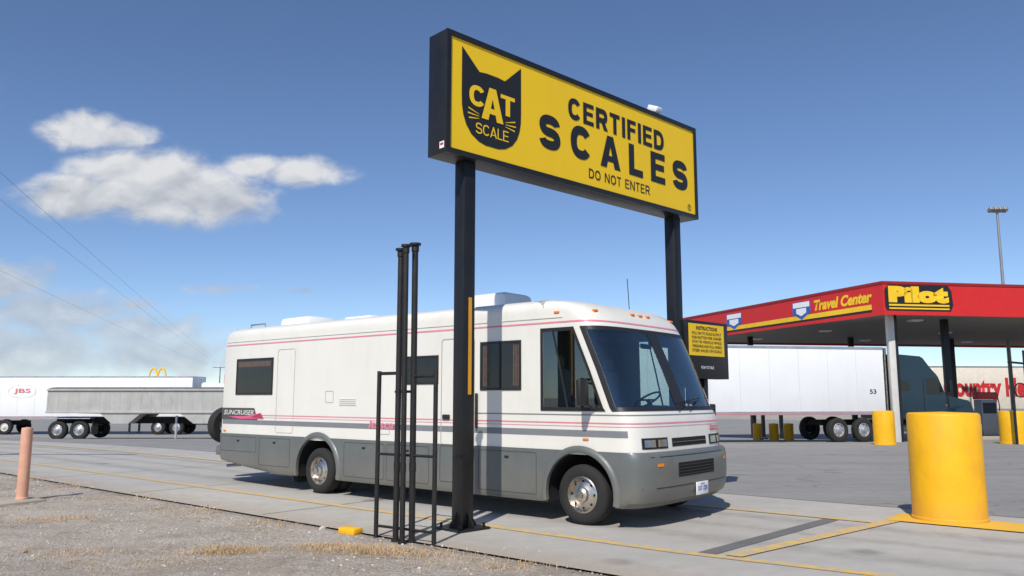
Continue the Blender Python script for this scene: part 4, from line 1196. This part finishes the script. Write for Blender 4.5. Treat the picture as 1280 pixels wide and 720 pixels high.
def wire(name, p0, p1, sag, label, r=.006):
    p0, p1 = V(p0), V(p1); n = 24
    pts = [p0.lerp(p1, k/n)-V((0, 0, sag*4*(k/n)*(1-k/n))) for k in range(n+1)]
    vs, fs = [], []
    for p in pts:
        for k in range(5):
            a = 2*math.pi*k/5; vs.append(p+V((math.cos(a)*r, 0, math.sin(a)*r)))
    for i in range(n):
        for k in range(5): fs.append((i*5+k, i*5+(k+1) % 5, (i+1)*5+(k+1) % 5, (i+1)*5+k))
    o = mk(name, vs, fs, M['wire']); tag(o, label, 'wire', 'overhead wires')
for (x0, y0, x1, y1) in ((-15.0, 15, -70, 195), (-21, 15.4, -72.3, 195), (-13.8, 15, -69.2, 195)):
    wire('overhead_wire', (x0, y0, 9.3), (x1, y1, 9.0), .5, 'thin dark overhead wire sloping away over the lot')
for (x, y) in ((-17.4, 15.2), (-70.8, 195)):
    e = empty('utility_pole', (x, y, g(y)), 0, 'wooden utility pole carrying thin wires', 'utility pole', 'utility poles')
    cyl('pole', (0, 0, 0), (0, 0, (9.8 if x > -50 else 9.0)-g(y)), .15, M['wood'], e, r1=.10); box('cross_arm', (0, 0, 9.25-g(y) if x > -50 else 8.9-g(y)), (7.6 if x > -50 else 3.4, .1, .12), M['wood'], e)

# ------------------------------------------------------------------ world
world = bpy.data.worlds.new('World'); scene.world = world; world.use_nodes = True
nt = world.node_tree; N = nt.nodes; L = nt.links; N.clear()
out = N.new('ShaderNodeOutputWorld')
sky = N.new('ShaderNodeTexSky'); sky.sky_type = 'NISHITA'; sky.sun_disc = False
EL = math.radians(46); AZ = V((-.30, -.954, 0)).normalized(); to_sun = V((AZ.x*math.cos(EL), AZ.y*math.cos(EL), math.sin(EL)))
sky.sun_elevation = EL; sky.sun_rotation = math.atan2(AZ.x, AZ.y)
sky.altitude = 600; sky.air_density = 0.85; sky.dust_density = 0.05; sky.ozone_density = 2.6
tint = N.new('ShaderNodeVectorMath'); tint.operation = 'MULTIPLY'; tint.inputs[1].default_value = (0.95, 1.0, 1.10)
L.new(sky.outputs[0], tint.inputs[0])
bg = N.new('ShaderNodeBackground'); bg.inputs['Strength'].default_value = 0.113
L.new(tint.outputs[0], bg.inputs['Color'])
tc = N.new('ShaderNodeTexCoord'); sp = N.new('ShaderNodeSeparateXYZ'); L.new(tc.outputs['Generated'], sp.inputs[0])
ysafe = mth(N, L, 'MAXIMUM', sp.outputs['Y'], 0.02)
X = mth(N, L, 'DIVIDE', sp.outputs['X'], ysafe); Z = mth(N, L, 'DIVIDE', sp.outputs['Z'], ysafe)
cb = N.new('ShaderNodeCombineXYZ'); L.new(X, cb.inputs[0]); L.new(mth(N, L, 'MULTIPLY', Z, 1.5), cb.inputs[1])
P = cb.outputs[0]
NSC = 15
n1 = noise(N, L, P, NSC, 10, 0.55, 0.35)
cb2 = N.new('ShaderNodeVectorMath'); cb2.operation = 'ADD'; L.new(P, cb2.inputs[0]); cb2.inputs[1].default_value = (-0.008, 0.026, 0)
n1s = noise(N, L, cb2.outputs[0], NSC, 6, 0.5, 0.35)
blobs = [(-.54, .256, .11, .030, 1.1), (-.46, .265, .12, .046, 1.15), (-.39, .250, .095, .036, 1.1), (-.49, .29, .085, .034, 1.1), (-.56, .343, .055, .028, 1), (-.51, .335, .055, .020, .9), (-.27, .288, .065, .022, .95), (-.33, .296, .05, .016, .85),
         (-.372, .136, .05, .009, .6), (-.262, .134, .022, .007, .5), (-.66, .145, .09, .034, 1), (-.58, .105, .13, .032, .95), (-.47, .085, .11, .026, .9), (-.62, .06, .16, .04, .95), (-.44, .05, .16, .030, .85), (-.34, .045, .10, .018, .65), (-.475, .115, .03, .012, .7), (-.70, .38, .04, .04, .3)]
mx = None
for (a, b_, rx, rz, s) in blobs:
    dx = mth(N, L, 'DIVIDE', mth(N, L, 'SUBTRACT', X, a), rx); dz = mth(N, L, 'DIVIDE', mth(N, L, 'SUBTRACT', Z, b_), rz)
    r = mth(N, L, 'SQRT', mth(N, L, 'ADD', mth(N, L, 'MULTIPLY', dx, dx), mth(N, L, 'MULTIPLY', dz, dz)))
    v = mth(N, L, 'MULTIPLY', mth(N, L, 'SUBTRACT', 1.25, r), s)
    mx = v if mx is None else mth(N, L, 'MAXIMUM', mx, v)
dens = mth(N, L, 'ADD', mx, mth(N, L, 'MULTIPLY', mth(N, L, 'SUBTRACT', n1, 0.5), 1.9))
mask = maprange(N, L, dens, 0.02, 0.85, 0, 0.96, True)
mask = mth(N, L, 'MULTIPLY', mask, maprange(N, L, mx, -0.1, 0.3, 0, 1, True))
mask = mth(N, L, 'MULTIPLY', mask, maprange(N, L, Z, 0.10, 0.22, 0.72, 1.0))
mask = mth(N, L, 'MULTIPLY', mask, maprange(N, L, sp.outputs['Y'], 0.05, 0.2, 0, 1))
gsh = mth(N, L, 'MULTIPLY', mth(N, L, 'SUBTRACT', n1, n1s), 1.7)
zr = maprange(N, L, Z, 0.22, 0.285, -0.28, 0.20)
br = mth(N, L, 'ADD', mth(N, L, 'ADD', 0.60, gsh), zr, True)  # cloud shading painted into the colour: lit tops, greyer undersides
cc_ = ramp(N, L, br, [(0.0, (0.44, 0.48, 0.56)), (0.45, (0.60, 0.63, 0.68)), (0.95, (0.83, 0.84, 0.86))])
bg2 = N.new('ShaderNodeBackground'); bg2.inputs['Strength'].default_value = 0.92; L.new(cc_, bg2.inputs['Color'])
ms = N.new('ShaderNodeMixShader'); L.new(mask, ms.inputs['Fac']); L.new(bg.outputs[0], ms.inputs[1]); L.new(bg2.outputs[0], ms.inputs[2])
L.new(ms.outputs[0], out.inputs['Surface'])

sun = bpy.data.lights.new('sun', 'SUN'); sun.energy = 4.3; sun.angle = math.radians(0.53); sun.color = (1.0, 0.95, 0.88)
so = bpy.data.objects.new('sun', sun); COL.objects.link(so); so.rotation_euler = to_sun.to_track_quat('Z', 'Y').to_euler(); so.location = (0, 0, 50)

cam = bpy.data.cameras.new('camera'); cam.lens = 28.125; cam.sensor_width = 36; cam.clip_end = 6000; cam.clip_start = .05
co = bpy.data.objects.new('camera', cam); COL.objects.link(co); co.location = (0, 0, 1.65)
co.rotation_euler = (math.radians(90+7.8), 0, 0)
scene.camera = co
